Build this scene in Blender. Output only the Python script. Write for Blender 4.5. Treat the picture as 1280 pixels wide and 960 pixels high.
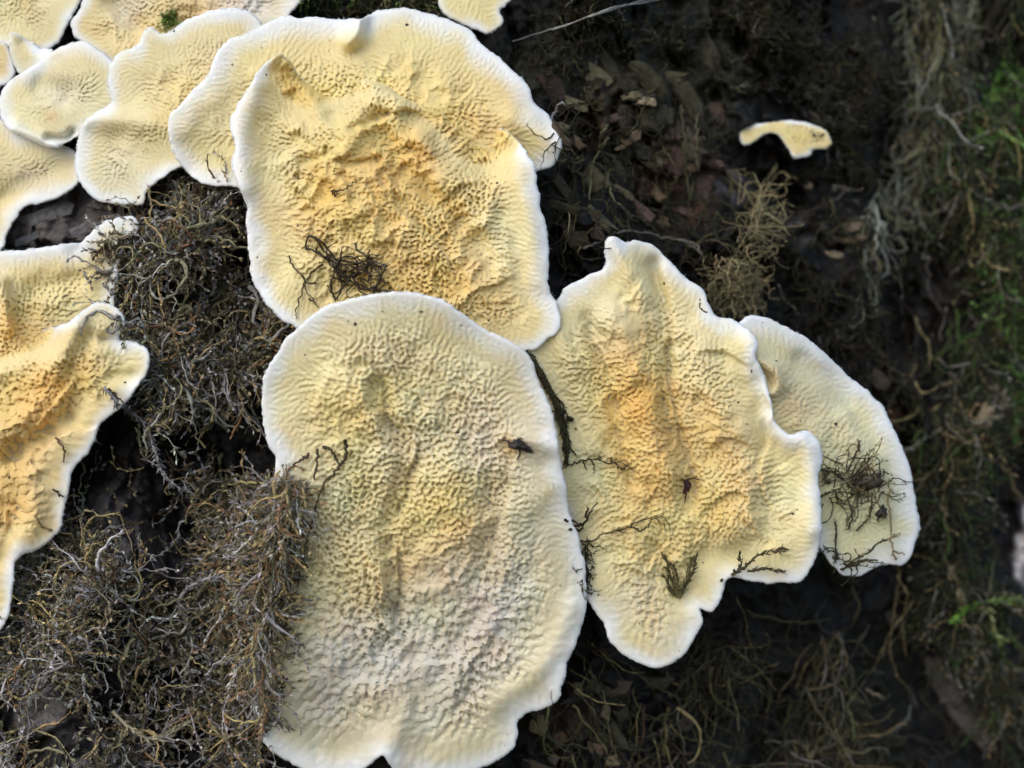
import bpy, math, random
import numpy as np
from mathutils import Vector

for o in list(bpy.data.objects):
    bpy.data.objects.remove(o)
scene = bpy.context.scene
COL = scene.collection

# ------------------------------------------------------------------ scale
# Lengths are worked out in "grains": one grain is 1/1280 of the 20 cm stretch
# of trunk in view.  gx runs right, gy runs down, gh stands out of the trunk.
S = 0.20 / 1280.0
DIST = 1600.0                 # camera to trunk, in grains (25 cm)


def world(gx, gy, gh):
    k = (DIST - gh) / DIST
    return np.stack([(gx - 640.0) * S * k, -gh * S, (480.0 - gy) * S * k], -1)


# ------------------------------------------------------------------ camera
cam_d = bpy.data.cameras.new('camera')
cam = bpy.data.objects.new('camera', cam_d)
COL.objects.link(cam)
cam.location = (0, -DIST * S, 0)
cam.rotation_euler = (math.radians(90), 0, 0)
cam_d.sensor_width = 36.0
cam_d.lens = 36.0 * DIST / 1280.0
cam_d.clip_start = 0.005
cam_d.clip_end = 500.0
cam_d.dof.use_dof = True
cam_d.dof.focus_distance = (DIST - 60) * S
cam_d.dof.aperture_fstop = 11.0
scene.camera = cam

# ------------------------------------------------------------------ light
sun_to = Vector((-0.55, -0.72, 0.66)).normalized()      # towards the sun
w = bpy.data.worlds.new('World')
scene.world = w
w.use_nodes = True
nt = w.node_tree
nt.nodes.clear()
sky = nt.nodes.new('ShaderNodeTexSky')
sky.sky_type = 'NISHITA'
sky.sun_disc = False
sky.sun_elevation = math.asin(sun_to.z)
sky.sun_rotation = math.atan2(sun_to.x, sun_to.y)
sky.dust_density = 1.5
sky.ozone_density = 0.6
bg = nt.nodes.new('ShaderNodeBackground')
bg.inputs['Strength'].default_value = 0.15
wo = nt.nodes.new('ShaderNodeOutputWorld')
nt.links.new(sky.outputs[0], bg.inputs[0])
nt.links.new(bg.outputs[0], wo.inputs[0])

sun_d = bpy.data.lights.new('sun', 'SUN')
sun_d.energy = 1.05
sun_d.angle = math.radians(80)
sun_d.color = (0.98, 0.99, 1.0)
sun = bpy.data.objects.new('sun', sun_d)
COL.objects.link(sun)
sun.rotation_euler = (-sun_to).to_track_quat('-Z', 'Y').to_euler()
sun.location = sun_to * 3

vs = scene.view_settings
vs.view_transform = 'Standard'
vs.look = 'None'
vs.exposure = 0.46
vs.gamma = 1.0
vs.use_curve_mapping = False
scene.cycles.use_denoising = True
scene.cycles.max_bounces = 4


# ------------------------------------------------------------------ helpers
def tag(o, label=None, cat=None, group=None, kind=None):
    for k, v in (('label', label), ('category', cat), ('group', group), ('kind', kind)):
        if v:
            o[k] = v
    return o


def empty(name, gx, gy, gh):
    o = bpy.data.objects.new(name, None)
    COL.objects.link(o)
    p = world(np.float64(gx), np.float64(gy), np.float64(gh))
    o.location = p
    o.empty_display_size = 0.005
    return o


def mesh_np(name, V, F, mat, parent=None, col=None, smooth=True):
    """V (n,3) world points, F (m,k) indices -> one mesh object."""
    V = np.asarray(V, np.float32)
    F = np.asarray(F, np.int32)
    if parent is not None:
        V = V - np.array(parent_origin(parent), np.float32)
    m = bpy.data.meshes.new(name)
    k = F.shape[1]
    m.vertices.add(len(V))
    m.vertices.foreach_set('co', V.ravel())
    m.loops.add(F.size)
    m.loops.foreach_set('vertex_index', F.ravel())
    m.polygons.add(len(F))
    m.polygons.foreach_set('loop_start', np.arange(0, F.size, k, dtype=np.int32))
    if smooth:
        m.polygons.foreach_set('use_smooth', np.ones(len(F), bool))
    if col is not None:
        at = m.color_attributes.new('Col', 'FLOAT_COLOR', 'POINT')
        c = np.ones((len(V), 4), np.float32)
        c[:, :3] = col
        at.data.foreach_set('color', c.ravel())
    m.update(calc_edges=True)
    m.validate()
    m.materials.append(mat)
    o = bpy.data.objects.new(name, m)
    COL.objects.link(o)
    if parent is not None:
        o.parent = parent
    return o


def parent_origin(p):
    v = Vector((0, 0, 0))
    while p is not None:
        v += p.location
        p = p.parent
    return v


def hash2(ix, iy, seed):
    n = (ix.astype(np.int64) * 374761393 + iy.astype(np.int64) * 668265263 + seed * 1442695041) & 0x7fffffff
    n = ((n ^ (n >> 13)) * 1274126177) & 0x7fffffff
    n = (n ^ (n >> 16)) & 0xffff
    return n.astype(np.float32) / 32767.5 - 1.0


def noise(x, y, s, seed=0):
    x = np.asarray(x, np.float32) / s + 1000.0
    y = np.asarray(y, np.float32) / s + 1000.0
    ix = np.floor(x).astype(np.int64)
    iy = np.floor(y).astype(np.int64)
    fx = x - ix
    fy = y - iy
    fx = fx * fx * (3 - 2 * fx)
    fy = fy * fy * (3 - 2 * fy)
    a = hash2(ix, iy, seed)
    b = hash2(ix + 1, iy, seed)
    c = hash2(ix, iy + 1, seed)
    d = hash2(ix + 1, iy + 1, seed)
    return (a * (1 - fx) + b * fx) * (1 - fy) + (c * (1 - fx) + d * fx) * fy


def fbm(x, y, s, seed=0, octv=4, gain=0.5):
    t = 0
    a = 1.0
    for i in range(octv):
        t = t + a * noise(x + 17 * i, y - 11 * i, s / 2 ** i, seed + i * 7)
        a *= gain
    return t


def sstep(a, b, x):
    t = np.clip((x - a) / (b - a), 0, 1)
    return t * t * (3 - 2 * t)


def smooth_loop(P, n=5):
    P = np.asarray(P, np.float64)
    out = []
    N = len(P)
    for i in range(N):
        p0, p1, p2, p3 = P[i - 1], P[i], P[(i + 1) % N], P[(i + 2) % N]
        for k in range(n):
            t = k / n
            out.append(0.5 * ((2 * p1) + (p2 - p0) * t + (2 * p0 - 5 * p1 + 4 * p2 - p3) * t * t
                              + (3 * p1 - p0 - 3 * p2 + p3) * t ** 3))
    return np.array(out)


def smooth_path(P, n=6):
    P = np.asarray(P, np.float64)
    Q = np.vstack([2 * P[0] - P[1], P, 2 * P[-1] - P[-2]])
    out = []
    for i in range(1, len(Q) - 2):
        p0, p1, p2, p3 = Q[i - 1], Q[i], Q[i + 1], Q[i + 2]
        for k in range(n):
            t = k / n
            out.append(0.5 * ((2 * p1) + (p2 - p0) * t + (2 * p0 - 5 * p1 + 4 * p2 - p3) * t * t
                              + (3 * p1 - p0 - 3 * p2 + p3) * t ** 3))
    out.append(P[-1])
    return np.array(out)


def seg_dist(x, y, P, closed=True):
    """distance to a polyline; for closed ones also inside test -> signed, + inside"""
    x = np.asarray(x, np.float32)
    y = np.asarray(y, np.float32)
    d2 = np.full(x.shape, 1e12, np.float32)
    ins = np.zeros(x.shape, bool)
    N = len(P)
    for i in range(N if closed else N - 1):
        ax, ay = P[i]
        bx, by = P[(i + 1) % N]
        ex, ey = bx - ax, by - ay
        L = ex * ex + ey * ey + 1e-9
        t = np.clip(((x - ax) * ex + (y - ay) * ey) / L, 0, 1)
        dx = x - ax - ex * t
        dy = y - ay - ey * t
        np.minimum(d2, dx * dx + dy * dy, out=d2)
        if closed and abs(ey) > 1e-9:
            c = ((ay > y) != (by > y)) & (x < ex * (y - ay) / ey + ax)
            ins ^= c
    d = np.sqrt(d2)
    return np.where(ins, d, -d) if closed else d


def side_dist(x, y, P):
    """distance to an open polyline, which side of it (+1 left of travel on screen) and how far along"""
    d2 = np.full(x.shape, 1e12, np.float32)
    sd_ = np.ones(x.shape, np.float32)
    al = np.zeros(x.shape, np.float32)
    N = len(P)
    for i in range(N - 1):
        ax_, ay_ = P[i]
        ex, ey = P[i + 1][0] - ax_, P[i + 1][1] - ay_
        t = np.clip(((x - ax_) * ex + (y - ay_) * ey) / (ex * ex + ey * ey + 1e-9), 0, 1)
        dx_, dy_ = x - ax_ - ex * t, y - ay_ - ey * t
        q = dx_ * dx_ + dy_ * dy_
        m = q < d2
        d2 = np.where(m, q, d2)
        sd_ = np.where(m, np.sign(dx_ * ey - dy_ * ex), sd_)
        al = np.where(m, (i + t) / (N - 1), al)
    return np.sqrt(d2), sd_, al


def bil(A, x, y):
    """sample array A[y,x] at float index positions"""
    h, ww = A.shape
    x = np.clip(x, 0, ww - 1.001)
    y = np.clip(y, 0, h - 1.001)
    ix = x.astype(np.int32)
    iy = y.astype(np.int32)
    fx = x - ix
    fy = y - iy
    return ((A[iy, ix] * (1 - fx) + A[iy, ix + 1] * fx) * (1 - fy)
            + (A[iy + 1, ix] * (1 - fx) + A[iy + 1, ix + 1] * fx) * fy)


def fftfilt(u, f):
    h, ww = u.shape
    ky = np.fft.fftfreq(h)[:, None]
    kx = np.fft.rfftfreq(ww)[None, :]
    k = np.sqrt(kx * kx + ky * ky)
    return np.fft.irfft2(np.fft.rfft2(u) * f(k), s=u.shape).astype(np.float32)


def blur(u, s):
    return fftfilt(u, lambda k: np.exp(-2 * (math.pi * s * k) ** 2))


def ridges(dx, dy, step, wl, seed, iters=2):
    """labyrinth of folds with wavelength wl that runs along (dx,dy)"""
    h, ww = dx.shape
    rng = np.random.default_rng(seed)
    k0 = 1.0 / wl
    band = lambda k: np.exp(-((k - k0) / (0.42 * k0)) ** 2)
    u = fftfilt(rng.normal(size=(h, ww)).astype(np.float32), band)
    yy, xx = np.mgrid[0:h, 0:ww].astype(np.float32)
    for i in range(iters):
        a = u * 0.5
        for s in (-2, -1, 1, 2):
            a = a + bil(u, xx + dx * step * s, yy + dy * step * s) * (0.5 if abs(s) == 1 else 0.28)
        u = fftfilt(a, band)
        u = np.tanh(1.5 * u / (u.std() + 1e-6)).astype(np.float32)
    return u


# ------------------------------------------------------------------ materials
def new_mat(name):
    m = bpy.data.materials.new(name)
    m.use_nodes = True
    n = m.node_tree
    n.nodes.clear()
    out = n.nodes.new('ShaderNodeOutputMaterial')
    b = n.nodes.new('ShaderNodeBsdfPrincipled')
    n.links.new(b.outputs[0], out.inputs[0])
    return m, n, b


def nd(n, t, **kw):
    x = n.nodes.new(t)
    for k, v in kw.items():
        setattr(x, k, v)
    return x


def noise_node(n, scale, detail=4, rough=0.55, coord=None):
    x = nd(n, 'ShaderNodeTexNoise')
    x.inputs['Scale'].default_value = scale
    x.inputs['Detail'].default_value = detail
    x.inputs['Roughness'].default_value = rough
    if coord:
        n.links.new(coord, x.inputs['Vector'])
    return x


def attr_mat(name, rough, vary, scale, bump=0.0, bscale=4000, sss=0.0, sheen=0.0, spec=0.4, trans=0.0):
    m, n, b = new_mat(name)
    g = nd(n, 'ShaderNodeNewGeometry')
    a = nd(n, 'ShaderNodeAttribute', attribute_name='Col')
    t = noise_node(n, scale, 4, 0.6, g.outputs['Position'])
    r = nd(n, 'ShaderNodeMapRange')
    r.inputs['From Min'].default_value = 0.3
    r.inputs['From Max'].default_value = 0.7
    r.inputs['To Min'].default_value = 1 - vary
    r.inputs['To Max'].default_value = 1 + vary
    n.links.new(t.outputs['Fac'], r.inputs['Value'])
    mx = nd(n, 'ShaderNodeVectorMath', operation='SCALE')
    n.links.new(a.outputs['Color'], mx.inputs[0])
    n.links.new(r.outputs[0], mx.inputs['Scale'])
    n.links.new(mx.outputs[0], b.inputs['Base Color'])
    b.inputs['Roughness'].default_value = rough
    b.inputs['Specular IOR Level'].default_value = spec
    if sss:
        b.inputs['Subsurface Weight'].default_value = sss
        b.inputs['Subsurface Radius'].default_value = (1.0, 0.7, 0.35)
        b.inputs['Subsurface Scale'].default_value = 0.0012
    if sheen:
        b.inputs['Sheen Weight'].default_value = sheen
        b.inputs['Sheen Roughness'].default_value = 0.4
    if bump:
        t2 = noise_node(n, bscale, 3, 0.6, g.outputs['Position'])
        bp = nd(n, 'ShaderNodeBump')
        bp.inputs['Strength'].default_value = bump
        bp.inputs['Distance'].default_value = 0.0002
        n.links.new(t2.outputs['Fac'], bp.inputs['Height'])
        n.links.new(bp.outputs[0], b.inputs['Normal'])
    return m


M_FUNGUS = attr_mat('fungus_flesh', 0.62, 0.05, 900, bump=0.25, bscale=5200, sss=0.30, spec=0.25)
M_FRINGE = attr_mat('fungus_fringe', 0.8, 0.03, 900, spec=0.1)
M_MOSS = attr_mat('dry_moss', 0.7, 0.25, 1500, spec=0.25)
M_LEAFY = attr_mat('leafy_moss', 0.5, 0.2, 1500, spec=0.35)
M_CHIP = attr_mat('bark_chip', 0.75, 0.35, 900, bump=0.8, bscale=1800, spec=0.25)
M_CRUMB = attr_mat('crumb', 0.55, 0.3, 2500, bump=0.6, bscale=3000, spec=0.4)


def bark_material():
    m, n, b = new_mat('wet_bark')
    g = nd(n, 'ShaderNodeNewGeometry')
    a = nd(n, 'ShaderNodeAttribute', attribute_name='Col')
    t1 = noise_node(n, 120, 6, 0.65, g.outputs['Position'])
    t2 = noise_node(n, 900, 5, 0.7, g.outputs['Position'])
    r1 = nd(n, 'ShaderNodeValToRGB')
    e = r1.color_ramp.elements
    e[0].position, e[0].color = 0.30, (0.45, 0.42, 0.40, 1)
    e[1].position, e[1].color = 0.75, (1.5, 1.3, 1.15, 1)
    r2 = nd(n, 'ShaderNodeValToRGB')
    e = r2.color_ramp.elements
    e[0].position, e[0].color = 0.35, (0.45, 0.45, 0.45, 1)
    e[1].position, e[1].color = 0.72, (1.5, 1.5, 1.5, 1)
    n.links.new(t1.outputs['Fac'], r1.inputs[0])
    n.links.new(t2.outputs['Fac'], r2.inputs[0])
    m1 = nd(n, 'ShaderNodeVectorMath', operation='MULTIPLY')
    m2 = nd(n, 'ShaderNodeVectorMath', operation='MULTIPLY')
    n.links.new(a.outputs['Color'], m1.inputs[0])
    n.links.new(r1.outputs[0], m1.inputs[1])
    n.links.new(m1.outputs[0], m2.inputs[0])
    n.links.new(r2.outputs[0], m2.inputs[1])
    n.links.new(m2.outputs[0], b.inputs['Base Color'])
    b.inputs['Roughness'].default_value = 0.5
    b.inputs['Specular IOR Level'].default_value = 0.3
    bp = nd(n, 'ShaderNodeBump')
    bp.inputs['Strength'].default_value = 0.9
    bp.inputs['Distance'].default_value = 0.0006
    n.links.new(t2.outputs['Fac'], bp.inputs['Height'])
    n.links.new(bp.outputs[0], b.inputs['Normal'])
    return m


M_BARK = bark_material()


def ground_material():
    m, n, b = new_mat('leaf_litter')
    g = nd(n, 'ShaderNodeNewGeometry')
    t = noise_node(n, 14, 8, 0.7, g.outputs['Position'])
    r = nd(n, 'ShaderNodeValToRGB')
    e = r.color_ramp.elements
    e[0].position, e[0].color = 0.35, (0.025, 0.02, 0.012, 1)
    e[1].position, e[1].color = 0.7, (0.09, 0.075, 0.035, 1)
    n.links.new(t.outputs['Fac'], r.inputs[0])
    n.links.new(r.outputs[0], b.inputs['Base Color'])
    b.inputs['Roughness'].default_value = 0.9
    return m


# ------------------------------------------------------------------ ground
GZ = -0.62
gm = bpy.data.meshes.new('ground')
R = 220.0
n_r, n_a = 14, 40
gv = [(0, 0, GZ)]
gf = []
for i in range(n_r):
    rr = 0.4 * (R / 0.4) ** (i / (n_r - 1))
    for j in range(n_a):
        t = 2 * math.pi * j / n_a
        gv.append((rr * math.cos(t), rr * math.sin(t), GZ + 0.02 * math.sin(3 * t + i)))
for j in range(n_a):
    gf.append((0, 1 + j, 1 + (j + 1) % n_a))
for i in range(n_r - 1):
    for j in range(n_a):
        a = 1 + i * n_a + j
        b_ = 1 + i * n_a + (j + 1) % n_a
        gf.append((a, a + n_a, b_ + n_a, b_))
gm.from_pydata(gv, [], gf)
gm.materials.append(ground_material())
ground = bpy.data.objects.new('ground', gm)
COL.objects.link(ground)
tag(ground, kind='structure')

# ------------------------------------------------------------------ fungus definitions
WHITE = np.array([0.84, 0.86, 0.88])
CREAM = np.array([0.77, 0.69, 0.41])
YELLOW = np.array([0.78, 0.59, 0.21])
ORANGE = np.array([0.74, 0.43, 0.12])
GREY = np.array([0.60, 0.57, 0.47])
GREEN = np.array([0.52, 0.56, 0.33])
LILAC = np.array([0.58, 0.52, 0.48])
TAN = np.array([0.70, 0.56, 0.28])

FUNGI = {}
FUNGI['upper_rear'] = dict(
    poly=[(211, 145), (209, 172), (219, 194), (232, 213), (245, 226), (258, 233), (285, 235), (330, 245), (400, 255), (500, 260), (600, 245), (640, 225),
          (669, 214), (680, 212), (692, 206), (701, 190), (701, 172), (691, 152), (680, 140), (667, 127), (657, 102), (630, 77), (602, 55), (585, 38),
          (552, 22), (530, 15), (512, 10), (495, 9), (470, 14), (450, 24), (425, 24), (395, 22), (375, 25), (355, 20), (335, 28), (305, 42), (287, 49), (275, 62),
          (265, 80), (260, 95), (240, 111), (225, 130)],
    h0=20, c=(450, 130), g=(-0.02, 0.02), bulge=14, wl=6.8, amp=4.1, lump=7, margin=48, seed=3,
    base=YELLOW * 0.7 + CREAM * 0.3,
    blobs=[(620, 110, 60, ORANGE, 0.5), (400, 70, 60, ORANGE, 0.25), (300, 190, 40, ORANGE, 0.45), (260, 150, 60, CREAM, 0.8), (500, 60, 50, YELLOW, 0.5)],
    strokes=[([(450, 20), (446, 40), (436, 52)], 9, 16), ([(640, 150), (672, 165), (700, 180)], 16, 8), ([(300, 130), (250, 190)], 30, -6)])
FUNGI['upper_front'] = dict(
    poly=[(352, 66), (338, 73), (322, 90), (306, 116), (291, 142), (289, 160), (294, 183), (289, 205), (294, 223), (301, 238), (310, 258), (309, 277), (312, 304),
          (313, 326), (315, 349), (325, 371), (340, 389), (360, 405), (420, 430), (520, 445), (620, 445), (655, 440), (670, 438), (684, 426), (698, 414), (701, 398),
          (698, 382), (689, 366), (686, 349), (686, 325), (687, 302), (684, 279), (677, 261), (673, 239), (669, 217), (661, 195), (646, 172), (632, 162), (615, 164),
          (598, 172), (570, 130), (520, 85), (470, 72), (425, 84), (395, 102), (378, 97), (366, 78)],
    h0=66, c=(490, 260), g=(-0.03, 0.04), bulge=6, wl=7.1, amp=5.0, lump=14, margin=42, seed=11, deep=[(500, 200, 110, 0.4), (590, 380, 80, 0.5)],
    folds=[([(455, 130), (490, 142), (530, 135), (555, 115)], 22, 13), ([(400, 180), (440, 196), (490, 190)], 26, 10), ([(545, 255), (568, 235), (600, 225)], 24, 11), ([(480, 215), (500, 260), (540, 300), (575, 350)], 30, -11), ([(430, 260), (460, 300), (520, 310)], 26, 9), ([(560, 395), (600, 360), (650, 350)], 24, 9), ([(500, 105), (530, 92), (570, 100)], 18, 10)],
    base=YELLOW * 0.6 + TAN * 0.4,
    fuse=[([(385, 95), (425, 84), (470, 72), (520, 85), (560, 118), (600, 168)], 75, 24)],
    blobs=[(527, 182, 22, ORANGE, 0.9), (545, 120, 22, ORANGE, 0.75), (535, 145, 14, ORANGE, 0.5), (410, 240, 18, ORANGE, 0.7), (365, 110, 38, ORANGE, 0.35),
           (380, 240, 55, ORANGE, 0.3), (640, 300, 60, CREAM, 0.8), (600, 390, 60, ORANGE, 0.3), (350, 200, 50, CREAM, 0.5), (480, 95, 40, CREAM, 0.5), (380, 345, 60, TAN, 0.5), (500, 200, 90, ORANGE, 0.3), (560, 330, 70, ORANGE, 0.25)],
    strokes=[([(352, 70), (372, 100), (395, 130)], 20, 14), ([(318, 110), (300, 160), (305, 230)], 20, 8), ([(340, 160), (340, 220), (350, 330)], 26, -5),
             ([(505, 110), (540, 128)], 9, -11), ([(470, 150), (500, 200), (560, 260), (610, 330)], 14, -9), ([(527, 175), (530, 190)], 16, 9), ([(515, 187), (535, 200)], 8, -9),
             ([(420, 180), (440, 260), (420, 330)], 30, 6), ([(560, 220), (600, 300), (600, 380)], 30, 6), ([(635, 175), (660, 260), (672, 350)], 16, 5),
             ([(480, 80), (520, 95), (560, 90)], 14, 7), ([(460, 105), (500, 128)], 12, 7), ([(560, 150), (590, 190)], 20, 7)])
FUNGI['lower_middle'] = dict(
    poly=[(654, 437), (622, 419), (585, 395), (559, 379), (525, 368), (499, 366), (465, 368), (431, 374), (401, 386), (374, 406), (352, 430), (337, 456), (329, 482), (328, 520),
          (335, 554), (345, 572), (342, 600), (332, 640), (322, 700), (316, 760), (314, 830), (318, 880), (324, 912), (334, 936), (355, 949), (371, 957), (400, 966), (440, 966), (462, 957),
          (478, 946), (488, 958), (505, 970), (560, 972), (611, 957), (637, 941), (647, 922), (649, 900), (667, 889), (694, 877), (705, 851), (709, 825), (720, 802), (727, 780),
          (733, 757), (732, 712), (729, 694), (722, 667), (710, 632), (704, 590), (697, 560), (696, 542), (688, 512), (682, 494), (671, 467), (664, 449)],
    h0=92, c=(520, 640), g=(-0.02, -0.24), bulge=4, wl=8.4, amp=4.9, lump=7, margin=46, seed=23, deep=[(560, 800, 140, 1.0), (420, 770, 100, 0.8), (490, 500, 80, 0.3)], coarse=(600, 800),
    folds=[([(512, 690), (498, 640), (510, 590), (522, 555), (500, 520)], 34, 15), ([(492, 660), (500, 705), (496, 760), (486, 800)], 30, -17), ([(470, 545), (478, 505), (468, 470), (440, 462)], 30, 10), ([(625, 520), (640, 600), (618, 680), (600, 740)], 40, 9), ([(560, 900), (590, 830), (640, 760)], 28, 9)],
    base=CREAM * 0.6 + YELLOW * 0.15 + GREY * 0.25,
    blobs=[(430, 510, 70, YELLOW, 0.7), (570, 630, 75, YELLOW, 0.8), (555, 690, 45, ORANGE, 0.3), (460, 720, 50, YELLOW, 0.6), (440, 470, 50, CREAM, 0.25), (390, 760, 60, GREEN, 0.3), (420, 640, 40, GREEN, 0.2),
           (660, 560, 80, LILAC, 0.8), (650, 780, 90, LILAC, 0.8), (560, 850, 110, GREY, 0.85), (470, 850, 110, GREY, 0.7), (420, 900, 70, LILAC, 0.8), (700, 700, 70, GREY, 0.7), (640, 560, 14, ORANGE, 0.7), (685, 670, 20, LILAC, 0.9), (560, 430, 70, CREAM, 0.7)],
    strokes=[([(470, 480), (482, 520), (508, 560), (500, 610), (488, 650)], 13, -13), ([(488, 680), (494, 720), (492, 760)], 12, -15), ([(430, 490), (455, 500), (475, 520)], 26, 7),
             ([(560, 600), (575, 650), (560, 700)], 38, 8), ([(440, 700), (470, 720), (470, 750)], 24, 8), ([(615, 600), (618, 660), (600, 720)], 16, -6), ([(630, 545), (700, 560)], 12, 5),
             ([(640, 640), (690, 610)], 20, 5), ([(480, 870), (500, 900), (480, 945)], 22, 10), ([(410, 880), (430, 930)], 30, -8), ([(620, 880), (680, 830), (715, 760)], 16, 5), ([(540, 860), (600, 760)], 12, -5)])
FUNGI['right_front'] = dict(
    poly=[(757, 300), (770, 296), (781, 303), (799, 302), (818, 309), (839, 327), (859, 347), (880, 362), (888, 382), (897, 396), (916, 400), (936, 412), (949, 428), (944, 446), (958, 470),
          (962, 497), (967, 524), (985, 541), (1008, 538), (1023, 550), (1028, 571), (1023, 595), (1026, 620), (1029, 660), (1021, 698), (1005, 725), (972, 730), (940, 727), (922, 722),
          (908, 725), (904, 738), (899, 755), (889, 763), (874, 760), (877, 776), (871, 792), (859, 816), (842, 829), (822, 834), (802, 830), (777, 818), (761, 800), (754, 780),
          (740, 757), (728, 740), (714, 700), (700, 650), (684, 597), (680, 550), (672, 517), (662, 489), (650, 455), (658, 425), (672, 405), (686, 388),
          (701, 372), (705, 361), (721, 351), (753, 333), (754, 317)],
    h0=34, c=(850, 560), g=(-0.12, 0.0), bulge=8, wl=7.3, amp=5.0, lump=9, margin=38, seed=37, coarse=(680, 790),
    folds=[([(812, 330), (826, 385), (833, 440), (834, 500), (848, 545), (862, 590), (866, 640)], 36, -17), ([(735, 395), (748, 440), (768, 500), (780, 560), (792, 610)], 26, 13), ([(870, 445), (905, 440), (940, 460)], 24, 9), ([(885, 560), (920, 545), (950, 560)], 26, 9), ([(950, 470), (962, 520), (955, 580), (960, 650)], 24, 10), ([(870, 650), (910, 620), (945, 625)], 24, 9)],
    base=YELLOW * 0.35 + TAN * 0.35 + CREAM * 0.3,
    blobs=[(800, 500, 55, ORANGE, 0.85), (780, 440, 45, ORANGE, 0.35), (900, 540, 50, ORANGE, 0.4), (820, 590, 50, ORANGE, 0.4), (920, 640, 40, ORANGE, 0.35), (990, 610, 45, CREAM, 0.9), (730, 600, 40, GREEN, 0.5),
           (720, 470, 40, GREEN, 0.35), (790, 760, 40, LILAC, 0.6), (840, 810, 40, GREY, 0.8), (860, 450, 40, CREAM, 0.4), (740, 400, 40, GREY, 0.5)],
    strokes=[([(815, 330), (826, 380), (832, 440), (832, 500), (845, 545), (860, 590), (862, 625)], 10, -13), ([(770, 400), (790, 460), (812, 530), (830, 590)], 22, 11), ([(735, 400), (752, 440), (775, 530), (790, 600)], 12, -6),
             ([(765, 300), (785, 340), (800, 370)], 14, 8), ([(870, 430), (880, 480), (920, 560), (930, 640)], 34, 8), ([(950, 480), (965, 560), (960, 640)], 18, -6), ([(940, 430), (975, 540), (1010, 560), (1018, 660)], 16, 8),
             ([(700, 420), (725, 490), (738, 560)], 12, 5), ([(880, 700), (930, 690), (960, 660)], 18, -6), ([(820, 690), (850, 740)], 20, -5)])
FUNGI['right_rear'] = dict(
    poly=[(930, 397), (952, 395), (981, 406), (1005, 422), (1034, 445), (1066, 473), (1091, 495), (1111, 522), (1124, 550), (1135, 583), (1142, 615), (1151, 655), (1143, 680), (1137, 699), (1127, 706),
          (1102, 707), (1078, 719), (1056, 719), (1042, 708), (1025, 690), (985, 650), (940, 580), (915, 500), (905, 430)],
    h0=-22, c=(1040, 570), g=(-0.34, 0.0), bulge=4, wl=7.1, amp=3.1, lump=5, margin=46, seed=41,
    base=CREAM * 0.45 + GREY * 0.3 + GREEN * 0.25,
    blobs=[(965, 470, 35, ORANGE, 0.45), (985, 530, 40, YELLOW, 0.7), (1070, 640, 60, GREEN, 0.35), (1020, 470, 60, GREY, 0.7)],
    strokes=[([(950, 450), (972, 468), (970, 488), (955, 492)], 9, 11), ([(1000, 450), (1050, 490), (1090, 560)], 12, -6), ([(1060, 520), (1090, 570), (1100, 640)], 12, 6)])
FUNGI['left_rear'] = dict(
    poly=[(-70, 335), (-30, 322), (0, 317), (20, 313), (47, 311), (75, 307), (101, 305), (109, 296), (120, 283), (138, 273), (155, 268), (170, 270), (176, 285), (165, 300), (150, 320), (145, 360),
          (140, 400), (120, 460), (80, 520), (20, 560), (-70, 560)],
    h0=30, c=(60, 400), g=(0.02, 0.02), bulge=6, wl=7.3, amp=4.5, lump=5, margin=40, seed=53,
    base=TAN * 0.55 + YELLOW * 0.45,
    blobs=[(10, 410, 30, ORANGE, 0.6), (110, 330, 30, ORANGE, 0.25), (80, 390, 40, TAN, 0.5), (130, 290, 30, CREAM, 0.7)],
    strokes=[([(0, 355), (4, 370), (10, 410)], 9, 14), ([(40, 360), (100, 350)], 12, -6), ([(100, 310), (130, 330)], 12, -5)])
FUNGI['left_front'] = dict(
    poly=[(88, 402), (101, 390), (116, 380), (129, 378), (142, 382), (152, 393), (155, 404), (153, 412), (150, 424), (165, 426), (178, 432), (187, 443), (187, 456), (182, 469), (172, 484), (159, 503),
          (142, 520), (127, 530), (118, 548), (110, 566), (92, 585), (86, 609), (82, 637), (76, 664), (52, 685), (22, 699), (17, 730), (14, 760), (0, 792), (-30, 815), (-70, 820), (-70, 480), (-30, 440), (20, 420), (60, 412)],
    h0=62, c=(60, 560), g=(0.05, -0.05), bulge=6, wl=7.9, amp=5.2, lump=9, margin=30, seed=59,
    base=TAN * 0.5 + YELLOW * 0.35 + ORANGE * 0.15,
    coarse=(430, 560), folds=[([(108, 425), (92, 470), (70, 500), (40, 525), (-20, 535)], 26, 11), ([(120, 530), (80, 545), (40, 570), (0, 580)], 26, 10), ([(160, 425), (135, 422), (105, 428)], 18, 8)],
    fuse=[([(-70, 480), (-30, 440), (10, 422), (38, 414)], 42, 30)],
    blobs=[(60, 480, 35, ORANGE, 0.4), (40, 520, 30, ORANGE, 0.3), (30, 600, 60, ORANGE, 0.3), (40, 660, 50, ORANGE, 0.25), (160, 450, 30, CREAM, 0.6), (130, 400, 25, CREAM, 0.5), (0, 700, 50, ORANGE, 0.3), (100, 545, 18, ORANGE, 0.4)],
    strokes=[([(95, 410), (70, 460), (55, 500), (20, 530), (-30, 540)], 14, 8), ([(85, 520), (50, 545), (10, 570)], 10, -9), ([(110, 420), (100, 470), (90, 520)], 12, -6), ([(30, 600), (45, 640), (20, 680)], 18, 7),
             ([(140, 470), (165, 470)], 8, -5), ([(130, 424), (150, 424)], 8, -9), ([(20, 560), (20, 640), (0, 700)], 10, -6)])
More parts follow.
